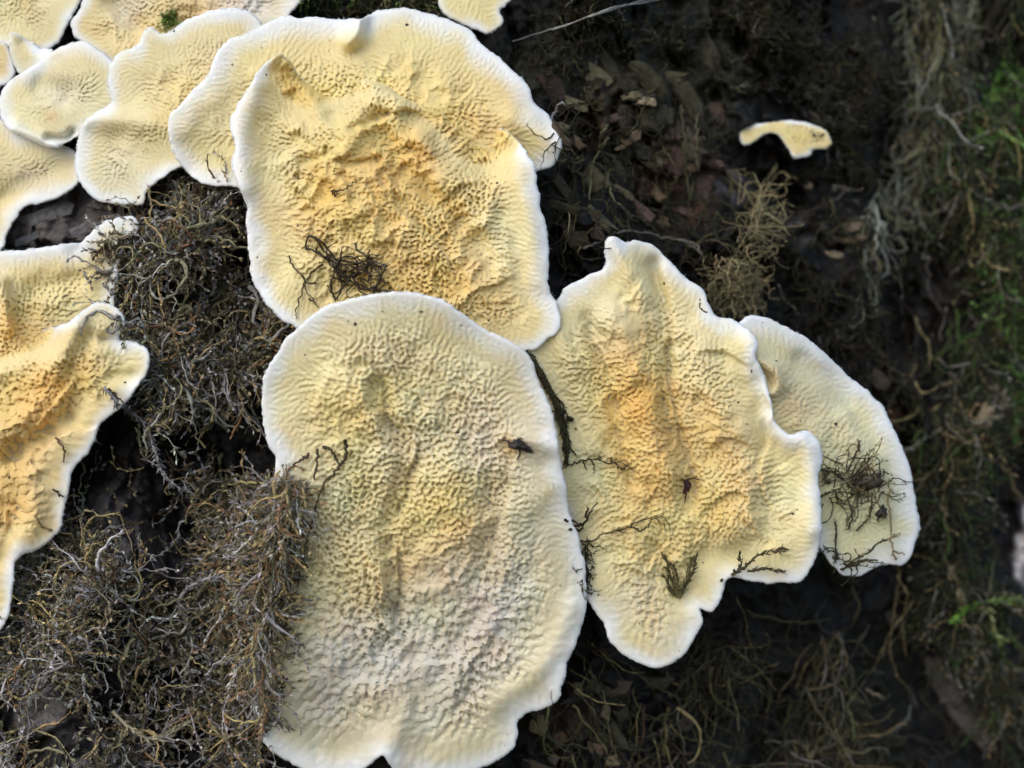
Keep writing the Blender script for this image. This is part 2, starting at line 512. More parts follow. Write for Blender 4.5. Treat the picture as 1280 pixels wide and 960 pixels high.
FUNGI['corner_middle'] = dict(
    poly=[(190, 34), (180, 38), (175, 50), (166, 60), (152, 66), (140, 79), (134, 95), (132, 112), (134, 130), (117, 142), (107, 152), (100, 165), (96, 185), (94, 207), (99, 228), (108, 242), (122, 251),
          (141, 255), (162, 256), (178, 256), (185, 240), (202, 226), (226, 208), (260, 200), (300, 140), (330, 60), (320, 20), (280, 10), (235, 25), (205, 42)],
    h0=-4, c=(200, 140), g=(0.03, 0.06), bulge=6, wl=5.8, amp=2.7, lump=4, margin=34, seed=61,
    base=CREAM * 0.5 + TAN * 0.5,
    blobs=[(190, 190, 40, TAN, 0.6), (220, 110, 40, YELLOW, 0.6), (140, 220, 40, GREY, 0.5)],
    strokes=[([(110, 150), (160, 150), (230, 160)], 14, 6), ([(150, 175), (200, 200)], 16, -4)])
FUNGI['corner_left'] = dict(
    poly=[(87, 56), (105, 52), (122, 60), (140, 72), (155, 100), (150, 150), (118, 160), (95, 172), (72, 185), (52, 182), (30, 172), (8, 162), (1, 145), (0, 130), (2, 117), (12, 104), (30, 90), (50, 77), (67, 65)],
    h0=-16, c=(75, 115), g=(0.03, 0.05), bulge=4, wl=5.8, amp=2.5, lump=4, margin=32, seed=67,
    base=CREAM * 0.55 + TAN * 0.45, blobs=[(64, 145, 10, ORANGE, 0.6), (80, 115, 30, LILAC, 0.5)],
    strokes=[([(60, 172), (82, 172), (90, 165)], 5, -9), ([(20, 160), (70, 182)], 8, 6), ([(50, 110), (80, 120)], 16, -6)])
FUNGI['corner_low'] = dict(
    poly=[(-70, 165), (-20, 155), (0, 150), (30, 168), (80, 182), (100, 195), (104, 215), (97, 235), (72, 248), (47, 256), (28, 262), (15, 281), (6, 298), (-2, 315), (-70, 345)],
    h0=-30, c=(20, 230), g=(0.0, 0.05), bulge=4, wl=6.0, amp=2.9, lump=3, margin=30, seed=71,
    base=CREAM * 0.4 + TAN * 0.6, blobs=[(30, 225, 25, LILAC, 0.5), (0, 260, 30, YELLOW, 0.5)], strokes=[([(0, 250), (40, 225), (90, 200)], 14, -4)])
FUNGI['corner_small'] = dict(
    poly=[(11, 44), (17, 40), (30, 48), (48, 58), (66, 62), (60, 74), (45, 84), (28, 92), (19, 83), (14, 67)],
    h0=-30, c=(30, 65), g=(0.0, 0.0), bulge=2, wl=5.8, amp=0.5, lump=2, margin=20, seed=73, base=CREAM, blobs=[(38, 54, 12, ORANGE, 0.5)], strokes=[([(30, 52), (50, 62)], 8, -4)])
FUNGI['corner_top'] = dict(
    poly=[(-70, -70), (115, -70), (104, -20), (96, 5), (88, 22), (80, 42), (70, 56), (50, 66), (20, 62), (-5, 58), (-70, 62)],
    h0=-52, c=(30, 0), g=(0.0, 0.06), bulge=4, wl=5.8, amp=2.5, lump=3, margin=26, seed=79, base=CREAM * 0.5 + TAN * 0.5, blobs=[(45, 20, 40, TAN, 0.6)], strokes=[])
FUNGI['corner_wide'] = dict(
    poly=[(88, 31), (92, 23), (101, 10), (110, -20), (120, -70), (400, -70), (385, -10), (366, 14), (345, 40), (300, 70), (220, 85), (150, 85), (115, 62), (99, 52), (91, 43)],
    h0=-40, c=(220, 10), g=(0.02, 0.06), bulge=4, wl=5.8, amp=2.5, lump=5, margin=24, seed=83, base=YELLOW * 0.4 + TAN * 0.6,
    blobs=[(120, 40, 25, ORANGE, 0.4), (320, 10, 50, WHITE, 0.6), (160, 10, 30, GREY, 0.7), (230, 20, 40, TAN, 0.7), (270, 20, 25, ORANGE, 0.2)], strokes=[([(140, 0), (170, 30)], 14, -8), ([(220, 30), (260, 30)], 12, -8), ([(290, 38), (305, 36)], 8, -8)])
FUNGI['corner_edge'] = dict(
    poly=[(-70, 40), (-20, 45), (0, 50), (10, 60), (17, 78), (21, 92), (8, 105), (-20, 110), (-70, 125)],
    h0=-44, c=(0, 80), g=(0, 0), bulge=2, wl=5.8, amp=1.3, lump=2, margin=16, seed=89, base=TAN * 0.7 + ORANGE * 0.3, blobs=[], strokes=[])
FUNGI['top_lobe'] = dict(
    poly=[(545, -70), (548, -15), (552, 12), (566, 26), (582, 32), (596, 37), (607, 41), (620, 36), (628, 27), (625, 14), (634, 6), (646, -3), (655, -20), (640, -70)],
    h0=-8, c=(590, 0), g=(0, 0), bulge=2, wl=6.2, amp=0.9, lump=3, margin=26, seed=97, base=CREAM * 0.6 + YELLOW * 0.4, blobs=[], strokes=[])
FUNGI['far_small'] = dict(
    poly=[(924, 166), (929, 180), (940, 177), (950, 169), (962, 165), (972, 166), (980, 175), (987, 187), (992, 197), (1011, 195), (1018, 187), (1033, 186), (1040, 178), (1033, 166), (1014, 156), (989, 150), (967, 153), (936, 159)],
    h0=-215, c=(985, 172), g=(0, 0), bulge=2, wl=6.6, amp=2.0, lump=4, margin=8, seed=101, base=TAN * 0.6 + YELLOW * 0.4, blobs=[], strokes=[])

# ------------------------------------------------------------------ trunk surface
MX0, MX1, MY0, MY1, MST = -80, 1440, -80, 1050, 2.0
mgx = np.arange(MX0, MX1 + 1, MST)
mgy = np.arange(MY0, MY1 + 1, MST)


def trunk_base(x, y):
    """how far the bark stands out, before the fungi pull at it"""
    h = -30 - 0.00016 * (x - 480.0) ** 2
    h = h - sstep(640, 1250, x) * 260 - sstep(660, 900, x) * 40 * sstep(900, 250, y)
    h = h - sstep(500, 980, y) * 40 * sstep(250, 700, x)
    h = h + sstep(380, 60, x) * sstep(420, 900, y) * 75
    rg = np.abs((x - 235) + (y - 250) * 0.22)
    h = h + 62 * np.exp(-(rg / 52.0) ** 2) * sstep(215, 330, y)
    h = h - sstep(330, -80, y) * 40
    h = h - sstep(1230, 1420, x) * 120
    h = h - np.clip(np.abs(x - 500) - 1100, 0, 3000) * 0.6
    return h


def bark_relief(x, y):
    # plates running down to the right in the lower right corner, lumps elsewhere
    u = (x * 0.86 + y * -0.5)
    v = (x * 0.5 + y * 0.86)
    plate = 1 - np.abs(noise(u, v * 0.22, 58, 5))
    plate = plate ** 2
    lr = sstep(950, 1150, x) * sstep(640, 760, y)
    wx = x + 14 * noise(x, y, 45, 41)
    wy = y + 14 * noise(x, y, 45, 42)
    lump = fbm(wx, wy, 75, 9, 5, 0.6) * 24
    fine = fbm(x, y, 14, 31, 3, 0.65) * 4.5
    crack = np.abs(fbm(wx, wy * 0.55, 48, 77, 3))
    strip = np.minimum(crack * 4.0, 1.0) * 22 - 12
    side = sstep(1020, 1150, x) * (1 - lr)
    cols = 1 - np.abs(fbm(x + 30 * noise(x, y, 90, 43), y * 0.24, 80, 63, 3)) * 1.6
    side_h = side * (np.clip(cols, -0.8, 1) * 80 - 40)
    mid = sstep(690, 760, x) * (1 - side) * sstep(420, 330, y)
    return lump * (1 - 0.5 * lr + 0.6 * mid) + fine + lr * (plate * 62 - 30) + strip * (1 - lr) * (1 + 0.7 * mid) + side_h - 8


def crest(x, y, lo=-10.0, hi=22.0):
    return 0.03 + 0.97 * sstep(lo, hi, bark_relief(x, y))


PREP = {}
for key, f in FUNGI.items():
    P = smooth_loop(f['poly'], 5)
    x0, y0 = np.floor(P.min(0)) - 8
    x1, y1 = np.ceil(P.max(0)) + 8
    xs = np.arange(x0, x1 + 1, 1.0, dtype=np.float32)
    ys = np.arange(y0, y1 + 1, 1.0, dtype=np.float32)
    XX, YY = np.meshgrid(xs, ys)
    sd = seg_dist(XX, YY, P)
    sd = sd + 1.2 * noise(XX, YY, 13, f['seed']) + 0.9 * noise(XX, YY, 4.5, f['seed'] + 1) + 2.2 * noise(XX, YY, 34, f['seed'] + 2)
    ds = blur(np.maximum(sd, -12), 13)
    gy_, gx_ = np.gradient(ds)
    gl = np.sqrt(gx_ ** 2 + gy_ ** 2) + 1e-4
    dx, dy = (gx_ / gl).astype(np.float32), (gy_ / gl).astype(np.float32)
    mg = f['margin']
    turn = 0.9 * noise(XX, YY, 40, f['seed'] + 8) + 0.6 * noise(XX, YY, 17, f['seed'] + 14)
    rx, ry = dx * np.cos(turn) - dy * np.sin(turn), dx * np.sin(turn) + dy * np.cos(turn)
    step = f['wl'] * (0.03 + 0.19 * sstep(mg * 2.4, mg * 1.0, sd) + 0.08 * noise(XX, YY, 45, f['seed'] + 4))
    rd = ridges(rx.astype(np.float32), ry.astype(np.float32), step.astype(np.float32), f['wl'], f['seed'])
    r2 = ridges(rx.astype(np.float32), ry.astype(np.float32), (step * 0.3).astype(np.float32), f['wl'] * 0.72, f['seed'] + 500, 2)
    if f.get('coarse'):
        rb = ridges(rx.astype(np.float32), ry.astype(np.float32), step.astype(np.float32), f['wl'] * 1.42, f['seed'] + 700)
        wc = sstep(f['coarse'][0], f['coarse'][1], YY + 40 * noise(XX, YY, 60, f['seed'] + 701))
        rd = rd * (1 - wc) + rb * wc * 1.15
        r2 = r2 * (1 - 0.5 * wc)
    rd = np.clip(rd * 0.75 + 0.65 * r2, -1.4, 1.4)
    # smooth body
    hs = f['h0'] + f['g'][0] * (XX - f['c'][0]) + f['g'][1] * (YY - f['c'][1])
    hs = hs + f['bulge'] * sstep(0, 130, sd)
    hs = hs + 7.0 * fbm(XX, YY, 120, f['seed'] + 9, 2)
    for pts, wd, am in f['strokes']:
        q = smooth_path(pts, 4)
        dd = seg_dist(XX, YY, q, False)
        dd = dd * (1 + 0.25 * noise(XX, YY, 18, f['seed'] + 12))
        hs = hs + 1.6 * am * np.exp(-(dd / wd) ** 2)
    for pts, wd, am in f.get('folds', []):
        q = smooth_path(pts, 4)
        wx_, wy_ = XX + 6 * noise(XX, YY, 22, f['seed'] + 15), YY + 6 * noise(XX, YY, 22, f['seed'] + 16)
        dd, side, along = side_dist(wx_, wy_, q)
        hs = hs + am * np.sin(np.clip(along, 0, 1) * math.pi) ** 0.7 * (sstep(-4.5, 4.5, side * dd) * np.exp(-dd / wd) * (0.8 + 0.4 * sstep(0, wd, dd)) - 0.45 * np.exp(-(dd / (wd * 0.45)) ** 2) * (side < 0))
    for pts, wd, drop in f.get('fuse', []):
        q = smooth_path(pts, 4)
        dd = seg_dist(XX, YY, q, False)
        hs = hs - (drop + 26) * (1 - sstep(0, wd, dd))
    sdo = sd
    for pts, wd, drop in f.get('fuse', []):
        dd = seg_dist(XX, YY, smooth_path(pts, 4), False)
        sd = np.maximum(sd, 130 * (1 - sstep(wd * 0.15, wd * 0.8, dd)))
    inner = sstep(mg * 0.55, mg * 1.9, sd + 6 * noise(XX, YY, 24, f['seed'] + 5))
    wX = (XX * 0.8 - YY * 0.6) + 11 * noise(XX, YY, 23, f['seed'] + 22) + 5 * noise(XX, YY, 10, f['seed'] + 24)
    wY = (XX * 0.6 + YY * 0.8) + 11 * noise(XX, YY, 23, f['seed'] + 23) + 5 * noise(XX, YY, 10, f['seed'] + 25)
    lum = 1 - np.abs(noise(wX, wY, 36, f['seed'] + 20)) * 1.6
    lum = lum * 0.6 + 0.55 * (0.6 - np.abs(noise(wX, wY, 19, f['seed'] + 21)) * 1.5)
    hs = hs + f['lump'] * inner * (lum - 0.3)
    ramp = sstep(mg * 0.6, mg * 1.7, sd + 7 * noise(XX, YY, 20, f['seed'] + 6))
    r3 = ridges(rx.astype(np.float32), ry.astype(np.float32), (step * 0.0).astype(np.float32), f['wl'] * 0.5, f['seed'] + 900, 1)
    thr = 0.42 + 0.22 * noise(XX, YY, 48, f['seed'] + 18)
    prof = 0.38 * np.tanh(1.4 * rd) + 0.10 * r3 - 1.15 * sstep(0.0, 0.75, -rd - 0.12 * r3 - thr) + 0.15
    rh = 0.62 * f['amp'] * ramp * np.clip(0.72 + 0.55 * noise(XX, YY, 60, f['seed'] + 7) + 0.25 * noise(XX, YY, 24, f['seed'] + 17), 0.12, 1.5) * prof
    for bx, by, br, bk in f.get('deep', []):
        rh = rh * (1 + bk * np.exp(-((XX - bx) ** 2 + (YY - by) ** 2) / br ** 2))
    # faint radial striations on the pale margin
    rh = rh + 0.35 * rd * (1 - ramp) * sstep(4, 14, sd)
    sdc, sd = sd, sdo
    PREP[key] = dict(sdc=sdc.astype(np.float32), P=P, x0=x0, y0=y0, sd=sd.astype(np.float32), hs=hs.astype(np.float32), rh=rh.astype(np.float32),
                     rd=rd, ramp=ramp.astype(np.float32), dx=dx, dy=dy, XX=XX, YY=YY)

THICK, RIM = 3.2, 5.5


def thick_of(key):
    return 3.5 if key == 'far_small' else THICK


def pull_trunk(x, y, h):
    for key, p in PREP.items():
        X, Y = x - p['x0'], y - p['y0']
        hh, ww = p['sd'].shape
        inside = (X > 0) & (Y > 0) & (X < ww - 1) & (Y < hh - 1)
        d = np.where(inside, bil(p['sd'], X, Y), -50)
        tgt = np.where(inside, bil(blur_cache(key), X, Y), 0) - 2 * thick_of(key) - 12
        h = np.where(d > 0, np.minimum(h, h * 0 + np.where(d > 0, tgt + 4, h)), h)
        k = sstep(30, 110, d) if key != 'far_small' else sstep(6, 16, d)
        h = h * (1 - k) + np.minimum(tgt, tgt) * k if key != 'upper_front' else h * (1 - k) + np.minimum(h, tgt) * k
    return h


_bc = {}


def blur_cache(key):
    if key not in _bc:
        _bc[key] = blur(PREP[key]['hs'], 9)
    return _bc[key]


def trunk_h(x, y):
    x = np.asarray(x, np.float32)
    y = np.asarray(y, np.float32)
    return pull_trunk(x, y, trunk_base(x, y) + bark_relief(x, y))


# ---- trunk mesh
trunk = empty('tree_trunk', 640, 480 + 0.62 / S, -700)
tag(trunk, 'dark wet mossy tree trunk carrying all the pale fungi', 'tree trunk')
ax = np.concatenate([np.linspace(-1300, -90, 26)[:-1], np.arange(-90, 1440, 3.0)])
ay = np.concatenate([np.linspace(-4200, -90, 40)[:-1], np.arange(-90, 1060, 3.0), np.linspace(1060, 4440, 36)[1:]])
TX, TY = np.meshgrid(ax, ay)
TH = trunk_h(TX, TY)
TXm = TX
V = world(TXm, TY, TH)
ny, nx = TX.shape
idx = np.arange(ny * nx).reshape(ny, nx)
Fq = np.stack([idx[:-1, :-1], idx[1:, :-1], idx[1:, 1:], idx[:-1, 1:]], -1).reshape(-1, 4)
# close the trunk behind
ring = np.concatenate([idx[0, :], idx[1:, -1], idx[-1, -2::-1], idx[-2:0:-1, 0]])
VV = V.reshape(-1, 3)
back = VV[ring].copy()
back[:, 0] = back[:, 0] * 0.9
back[:, 1] = 0.20
nb = len(VV)
ib = np.arange(len(ring))
Fs = np.stack([ring, np.roll(ring, -1), nb + np.roll(ib, -1), nb + ib], -1)
cidx = nb + len(ring)
Fb = np.stack([nb + ib, nb + np.roll(ib, -1), np.full(len(ib), cidx), np.full(len(ib), cidx)], -1)
VV = np.vstack([VV, back, back.mean(0)[None] + np.array([[0, 0.06, 0]])])
# bark colour: black-brown, greyer on the left shoulder, brown and green patches of algae
fx, fy = TXm.ravel(), TY.ravel()
bc = np.empty((len(VV), 3), np.float32)
c = np.tile(np.array([0.014, 0.013, 0.013]), (len(fx), 1))


def patch(c, x, y, r, colr, k, s=0.8):
    d = np.sqrt((fx - x) ** 2 + ((fy - y) / s) ** 2) + 0.35 * r * noise(fx, fy, max(12, r * 0.4), int(x) % 97)
    m = (k * (1 - sstep(r * 0.4, r, d)))[:, None]
    return c * (1 - m) + np.array(colr) * m


n1 = sstep(0.1, 0.8, fbm(fx, fy, 120, 55, 3))[:, None]
c = c * (1 - n1 * 0.6) + np.array([0.026, 0.028, 0.017]) * n1 * 0.6
n2 = sstep(0.2, 0.9, fbm(fx, fy, 60, 58, 3))[:, None]
c = c * (1 - n2 * 0.6) + np.array([0.05, 0.038, 0.03]) * n2 * 0.6
c = c * 0.36
c = patch(c, 60, 270, 130, (0.13, 0.125, 0.13), 0.9, 0.6)
c = patch(c, 150, 690, 110, (0.11, 0.11, 0.12), 0.7)
c = patch(c, 40, 880, 50, (0.20, 0.20, 0.22), 0.8)
c = patch(c, 135, 950, 50, (0.30, 0.30, 0.35), 0.9)
c = patch(c, 250, 420, 90, (0.10, 0.10, 0.105), 0.5)
c = patch(c, 860, 235, 75, (0.13, 0.075, 0.055), 0.8)
c = patch(c, 790, 150, 110, (0.06, 0.052, 0.03), 0.8)
c = patch(c, 918, 232, 32, (0.16, 0.17, 0.21), 0.9)
c = patch(c, 1000, 290, 40, (0.12, 0.12, 0.13), 0.7)
c = patch(c, 700, 70, 90, (0.035, 0.036, 0.019), 0.8)
c = patch(c, 900, 60, 140, (0.03, 0.032, 0.02), 0.8)
c = patch(c, 1230, 880, 90, (0.06, 0.057, 0.057), 0.7)
c = patch(c, 700, 900, 60, (0.05, 0.04, 0.03), 0.7)
c = patch(c, 1245, 500, 40, (0.16, 0.13, 0.09), 0.8)
c = patch(c, 1297, 685, 30, (0.78, 0.82, 0.90), 1.0, 2.6)  # bright gap at the right edge, its light painted into the bark colour
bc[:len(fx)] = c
bc[len(fx):] = (0.04, 0.035, 0.03)
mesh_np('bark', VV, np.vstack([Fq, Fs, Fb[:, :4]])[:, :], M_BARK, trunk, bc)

# map of the topmost surface, used to rest things on
mX, mY = np.meshgrid(mgx, mgy)
TOP = trunk_h(mX, mY)
for key, p in PREP.items():
    X, Y = mX - p['x0'], mY - p['y0']
    hh, ww = p['sd'].shape
    ins = (X > 0) & (Y > 0) & (X < ww - 1) & (Y < hh - 1)
    d = np.where(ins, bil(p['sd'], X, Y), -50)
    hv = bil(p['hs'] + p['rh'] * 0.5, X, Y)
    TOP = np.where(d > 3, np.maximum(TOP, hv), TOP)


def top(x, y):
    return bil(TOP, (np.asarray(x, np.float64) - MX0) / MST, (np.asarray(y, np.float64) - MY0) / MST)


# ------------------------------------------------------------------ fungus meshes
def build_fungus(key, name, parent, sp=1.28):
    f, p = FUNGI[key], PREP[key]
    T = thick_of(key)
    rim = RIM if T == THICK else 6.0
    hh, ww = p['sd'].shape
    xs = np.arange(0.5, ww - 1.5, sp)
    ys = np.arange(0.5, hh - 1.5, sp)
    X, Y = np.meshgrid(xs, ys)
    X = X + 0.0
    sdv = bil(p['sd'], X, Y)
    inside = sdv > 0
    q = inside[:-1, :-1] | inside[1:, :-1] | inside[:-1, 1:] | inside[1:, 1:]
    # pull the outside corners onto the edge
    gy_, gx_ = np.gradient(p['sd'])
    Xp, Yp = X.copy(), Y.copy()
    for _ in range(3):
        s = bil(p['sd'], Xp, Yp)
        a, b_ = bil(gx_, Xp, Yp), bil(gy_, Xp, Yp)
        l2 = np.maximum(a * a + b_ * b_, 0.25)
        mv = np.where(inside, 0, np.clip(-s / l2, -3, 3))
        Xp = Xp + a * mv
        Yp = Yp + b_ * mv
    Xp = np.where(inside, X, Xp)
    Yp = np.where(inside, Y, Yp)
    d = np.maximum(bil(p['sd'], Xp, Yp), 0)
    d = np.where(inside, d, 0)
    e = np.sqrt(np.clip(1 - (1 - np.clip(d / rim, 0, 1)) ** 2, 0, 1))
    hs = bil(p['hs'], Xp, Yp)
    rh = bil(p['rh'], Xp, Yp)
    rd = bil(p['rd'], Xp, Yp)
    rp = bil(p['ramp'], Xp, Yp)
    ox, oy = bil(p['dx'], Xp, Yp), bil(p['dy'], Xp, Yp)
    fx_, fy_ = Xp + p['x0'], Yp + p['y0']
    hf = hs + rh - T * (1 - e)
    hb = blur_at(key, Xp, Yp) - T - T * 0.9 * e
    hb = np.where(d <= 0, hf, np.minimum(hb, hf - 0.5))
    # folds lean a little towards the growing edge
    lean = 1.5 * rp * np.clip(rd, -1, 1)
    front = world(fx_ - ox * lean * 0.25, fy_ + lean * (0.8 - 0.25 * oy), hf)
    backv = world(fx_, fy_, hb)
    keep = np.zeros(X.shape, bool)
    keep[:-1, :-1] |= q
    keep[1:, :-1] |= q
    keep[:-1, 1:] |= q
    keep[1:, 1:] |= q
    n = int(keep.sum())
    fi = np.full(X.shape, -1)
    fi[keep] = np.arange(n)
    edgev = keep & ~inside
    bi = np.full(X.shape, -1)
    inn = keep & inside
    bi[inn] = n + np.arange(int(inn.sum()))
    bi[edgev] = fi[edgev]
    iy, ix = np.nonzero(q)
    Ff = np.stack([fi[iy, ix], fi[iy + 1, ix], fi[iy + 1, ix + 1], fi[iy, ix + 1]], -1)
    Fb_ = np.stack([bi[iy, ix], bi[iy, ix + 1], bi[iy + 1, ix + 1], bi[iy + 1, ix]], -1)
    nin = (inside[iy, ix].astype(int) + inside[iy + 1, ix] + inside[iy, ix + 1] + inside[iy + 1, ix + 1])
    Vv = np.vstack([front[keep], backv[inn]])
    # colour: pale margin, warm middle, stained spots
    mg = f['margin']
    base = np.array(f['base'])[None, None, :] * np.ones(X.shape + (1,))
    wob = 10 * noise(fx_, fy_, 26, f['seed'] + 30)[..., None]
    for bx, by, br, bcol, bk in f['blobs']:
        dd = np.sqrt((fx_ - bx) ** 2 + (fy_ - by) ** 2)[..., None] + wob * min(1, br / 40)
        m = bk * np.exp(-(np.maximum(dd, 0) / br) ** 2)
        base = base * (1 - m) + np.array(bcol) * m
    mot = fbm(fx_, fy_, 30, f['seed'] + 33, 3)[..., None]
    hue = noise(fx_, fy_, 55, f['seed'] + 35)[..., None]
    hue2 = noise(fx_, fy_, 24, f['seed'] + 36)[..., None]
    base = base * (1 + 0.10 * mot * np.array([0.4, 0.8, 1.4])) * (1 + 0.035 * (hue + 0.6 * hue2) * np.array([0.5, -0.6, 0.5])) * (1 + 0.10 * noise(fx_, fy_, 80, f['seed'] + 37)[..., None] * np.array([-0.1, 0.1, 1.0]))
    d = np.maximum(d, bil(p['sdc'], Xp, Yp))
    wm = 1 - sstep(-2.0, mg * 0.72, d + 6 * noise(fx_, fy_, 22, f['seed'] + 34))[..., None]
    half = 1 - sstep(mg * 0.8, mg * 2.2, d)[..., None]
    base = base * (1 - 0.45 * half) + CREAM * 0.45 * half
    colr = base * (1 - wm * 0.92) + WHITE * wm * 0.92
    col = np.vstack([colr[keep], np.tile(np.array([0.60, 0.52, 0.38]), (int(inn.sum()), 1))])
    o = mesh_np(name, Vv, np.vstack([Ff, Fb_]), M_FUNGUS, parent, col)
    return o


def blur_at(key, X, Y):
    return bil(blur_cache(key), X, Y)


def build_fringe(key, parent, seed):
    """fine white hairs along the growing edge"""
    p = PREP[key]
    rng = np.random.default_rng(seed)
    P = p['P']
    Q = np.roll(P, -1, 0)
    L = np.hypot(*(Q - P).T)
    cum = np.concatenate([[0], np.cumsum(L)])
    n = int(cum[-1] * 1.0)
    t = rng.uniform(0, cum[-1], n)
    k = np.clip(np.searchsorted(cum, t) - 1, 0, len(P) - 1)
    u = (t - cum[k]) / np.maximum(L[k], 1e-6)
    pt = P[k] + (Q[k] - P[k]) * u[:, None]
    x, y = pt[:, 0] - p['x0'], pt[:, 1] - p['y0']
    gy_, gx_ = np.gradient(p['sd'])
    for _ in range(4):
        s = bil(p['sd'], x, y) - 1.2
        a, b_ = bil(gx_, x, y), bil(gy_, x, y)
        l2 = np.maximum(a * a + b_ * b_, 0.25)
        x = x - a * s / l2
        y = y - b_ * s / l2
    a, b_ = bil(p['dx'], x, y), bil(p['dy'], x, y)
    T = thick_of(key)
    h0 = bil(p['hs'], x, y) - T * 0.65 + rng.uniform(-1.5, 2.5, n)
    ang = rng.normal(0, 0.45, n)
    ox = -(a * np.cos(ang) - b_ * np.sin(ang))
    oy = -(a * np.sin(ang) + b_ * np.cos(ang))
    ln = (rng.gamma(2.5, 0.3, n) + 0.5) * (1 + 0.7 * (noise(pt[:, 0], pt[:, 1], 30, seed) > 0.1))
    wd = rng.uniform(0.35, 0.6, n)
    X, Y = x + p['x0'], y + p['y0']
    base1 = world(X - oy * wd, Y + ox * wd, h0)
    base2 = world(X + oy * wd, Y - ox * wd, h0)
    base3 = world(X, Y, h0 + wd * 1.5)
    tip = world(X + ox * ln, Y + oy * ln, h0 + rng.normal(0, 1.2, n))
    V = np.stack([base1, base2, base3, tip], 1).reshape(-1, 3)
    i = np.arange(n)[:, None] * 4
    F = np.vstack([i + np.array([[0, 1, 3]]), i + np.array([[1, 2, 3]]), i + np.array([[2, 0, 3]])])
    col = np.tile(WHITE * 1.03, (len(V), 1))
    o = mesh_np('margin_fringe', V, F, M_FRINGE, parent, col)
    tag(o, kind='stuff')
    return o


GRP = 'pale wrinkled fungus brackets on the trunk'


def thing_fungus(keys, names, label, group=GRP):
    f = FUNGI[keys[0]]
    cx, cy = f['c']
    root = empty('bracket_fungus', cx, cy, f['h0'] - 20)
    tag(root, label, 'fungus', group)
    for k, nm in zip(keys, names):
        o = build_fungus(k, nm, root)
        build_fringe(k, o, FUNGI[k]['seed'])
    return root


thing_fungus(['upper_front', 'upper_rear'], ['front_lobe', 'rear_lobe'], 'largest orange-yellow fungus with a second lobe behind it, top middle')
thing_fungus(['lower_middle'], ['cap'], 'long cream fungus with deep maze-like folds, lowest and in front')
thing_fungus(['right_front', 'right_rear'], ['front_lobe', 'rear_lobe'], 'yellow fungus right of the mossy crack, with a half-round pale lobe behind')
thing_fungus(['left_front', 'left_rear'], ['front_lobe', 'rear_lobe'], 'tan orange fungus cut by the left edge beside the dry moss')
thing_fungus(['corner_middle'], ['cap'], 'smooth cream fungus with two scalloped lobes left of the largest one')
thing_fungus(['corner_left'], ['cap'], 'oval white-edged fungus with a small fold at its lower rim, upper left')
thing_fungus(['corner_low'], ['cap'], 'cream fungus above the bare grey bark at the left edge')
thing_fungus(['corner_small'], ['cap'], 'small white curled lip of fungus near the top left corner')
thing_fungus(['corner_top'], ['cap'], 'blurred cream fungus filling the top left corner')
thing_fungus(['corner_wide'], ['cap'], 'wide uneven tan fungus along the top edge with a tuft of green moss')
thing_fungus(['corner_edge'], ['cap'], 'orange-tan sliver of fungus at the left edge below the corner')
thing_fungus(['top_lobe'], ['cap'], 'small pale fungus lobe hanging from the top edge before dark moss')
thing_fungus(['far_small'], ['cap'], 'tiny lone cream fungus shaped like a wing on the far dark bark')


# ------------------------------------------------------------------ strands and moss
def strand_mesh(P, Rr, col, leaf=None, rng=None, sides=3):
    """P (n,k,3) in grains (gx,gy,gh); Rr (n,k) radius; col (n,3).  leaf: dict(len,width,p)"""
    n, k, _ = P.shape
    W = world(P[..., 0], P[..., 1], P[..., 2])
    T = np.gradient(W, axis=1)
    T /= np.linalg.norm(T, axis=-1, keepdims=True) + 1e-12
    ref = np.array([0.31, -0.83, 0.46])
    N = np.cross(T, ref)
    N /= np.linalg.norm(N, axis=-1, keepdims=True) + 1e-9
    B = np.cross(T, N)
    a = np.arange(sides) * 2 * math.pi / sides
    R_ = (Rr * S)[..., None, None]
    ringv = W[:, :, None, :] + R_ * (np.cos(a)[None, None, :, None] * N[:, :, None, :] + np.sin(a)[None, None, :, None] * B[:, :, None, :])
    V = ringv.reshape(-1, 3)
    I = np.arange(n * k * sides).reshape(n, k, sides)
    A = I[:, :-1, :]
    Bq = I[:, 1:, :]
    F = np.stack([A, np.roll(A, -1, 2), np.roll(Bq, -1, 2), Bq], -1).reshape(-1, 4)
    C = np.repeat(col, k * sides, 0)
    if leaf:
        m = rng.random((n, k)) < leaf['p']
        m[:, 0] = False
        ii, kk = np.nonzero(m)
        rep = leaf.get('rep', 2)
        ii = np.repeat(ii, rep)
        kk = np.repeat(kk, rep)
        q = len(ii)
        if q:
            an = rng.uniform(0, 2 * math.pi, q)
            side = np.cos(an)[:, None] * N[ii, kk] + np.sin(an)[:, None] * B[ii, kk]
            ln = (leaf['len'] * rng.uniform(0.5, 1.3, q) * S)[:, None]
            wd = (leaf['width'] * rng.uniform(0.7, 1.3, q) * S)[:, None]
            t = T[ii, kk]
            j = W[ii, kk] + t * rng.normal(0, 1.5, q)[:, None] * S
            up = np.cross(t, side)
            fwd = leaf.get('fwd', 0.9)
            dr = t * fwd + side
            dr /= np.linalg.norm(dr, axis=-1, keepdims=True)
            mid = j + dr * ln * 0.45
            tip = j + dr * ln + side * ln * leaf.get('curl', 0.0)
            LV = np.stack([j, mid + up * wd, tip, mid - up * wd], 1).reshape(-1, 3)
            LF = (np.arange(q)[:, None] * 4 + np.array([[0, 1, 2, 3]])) + len(V)
            V = np.vstack([V, LV])
            F = np.vstack([F, LF])
            lc = col[ii] * leaf.get('tint', 1.0) * rng.uniform(0.75, 1.3, q)[:, None]
            C = np.vstack([C, np.repeat(lc, 4, 0)])
    return V, F, C


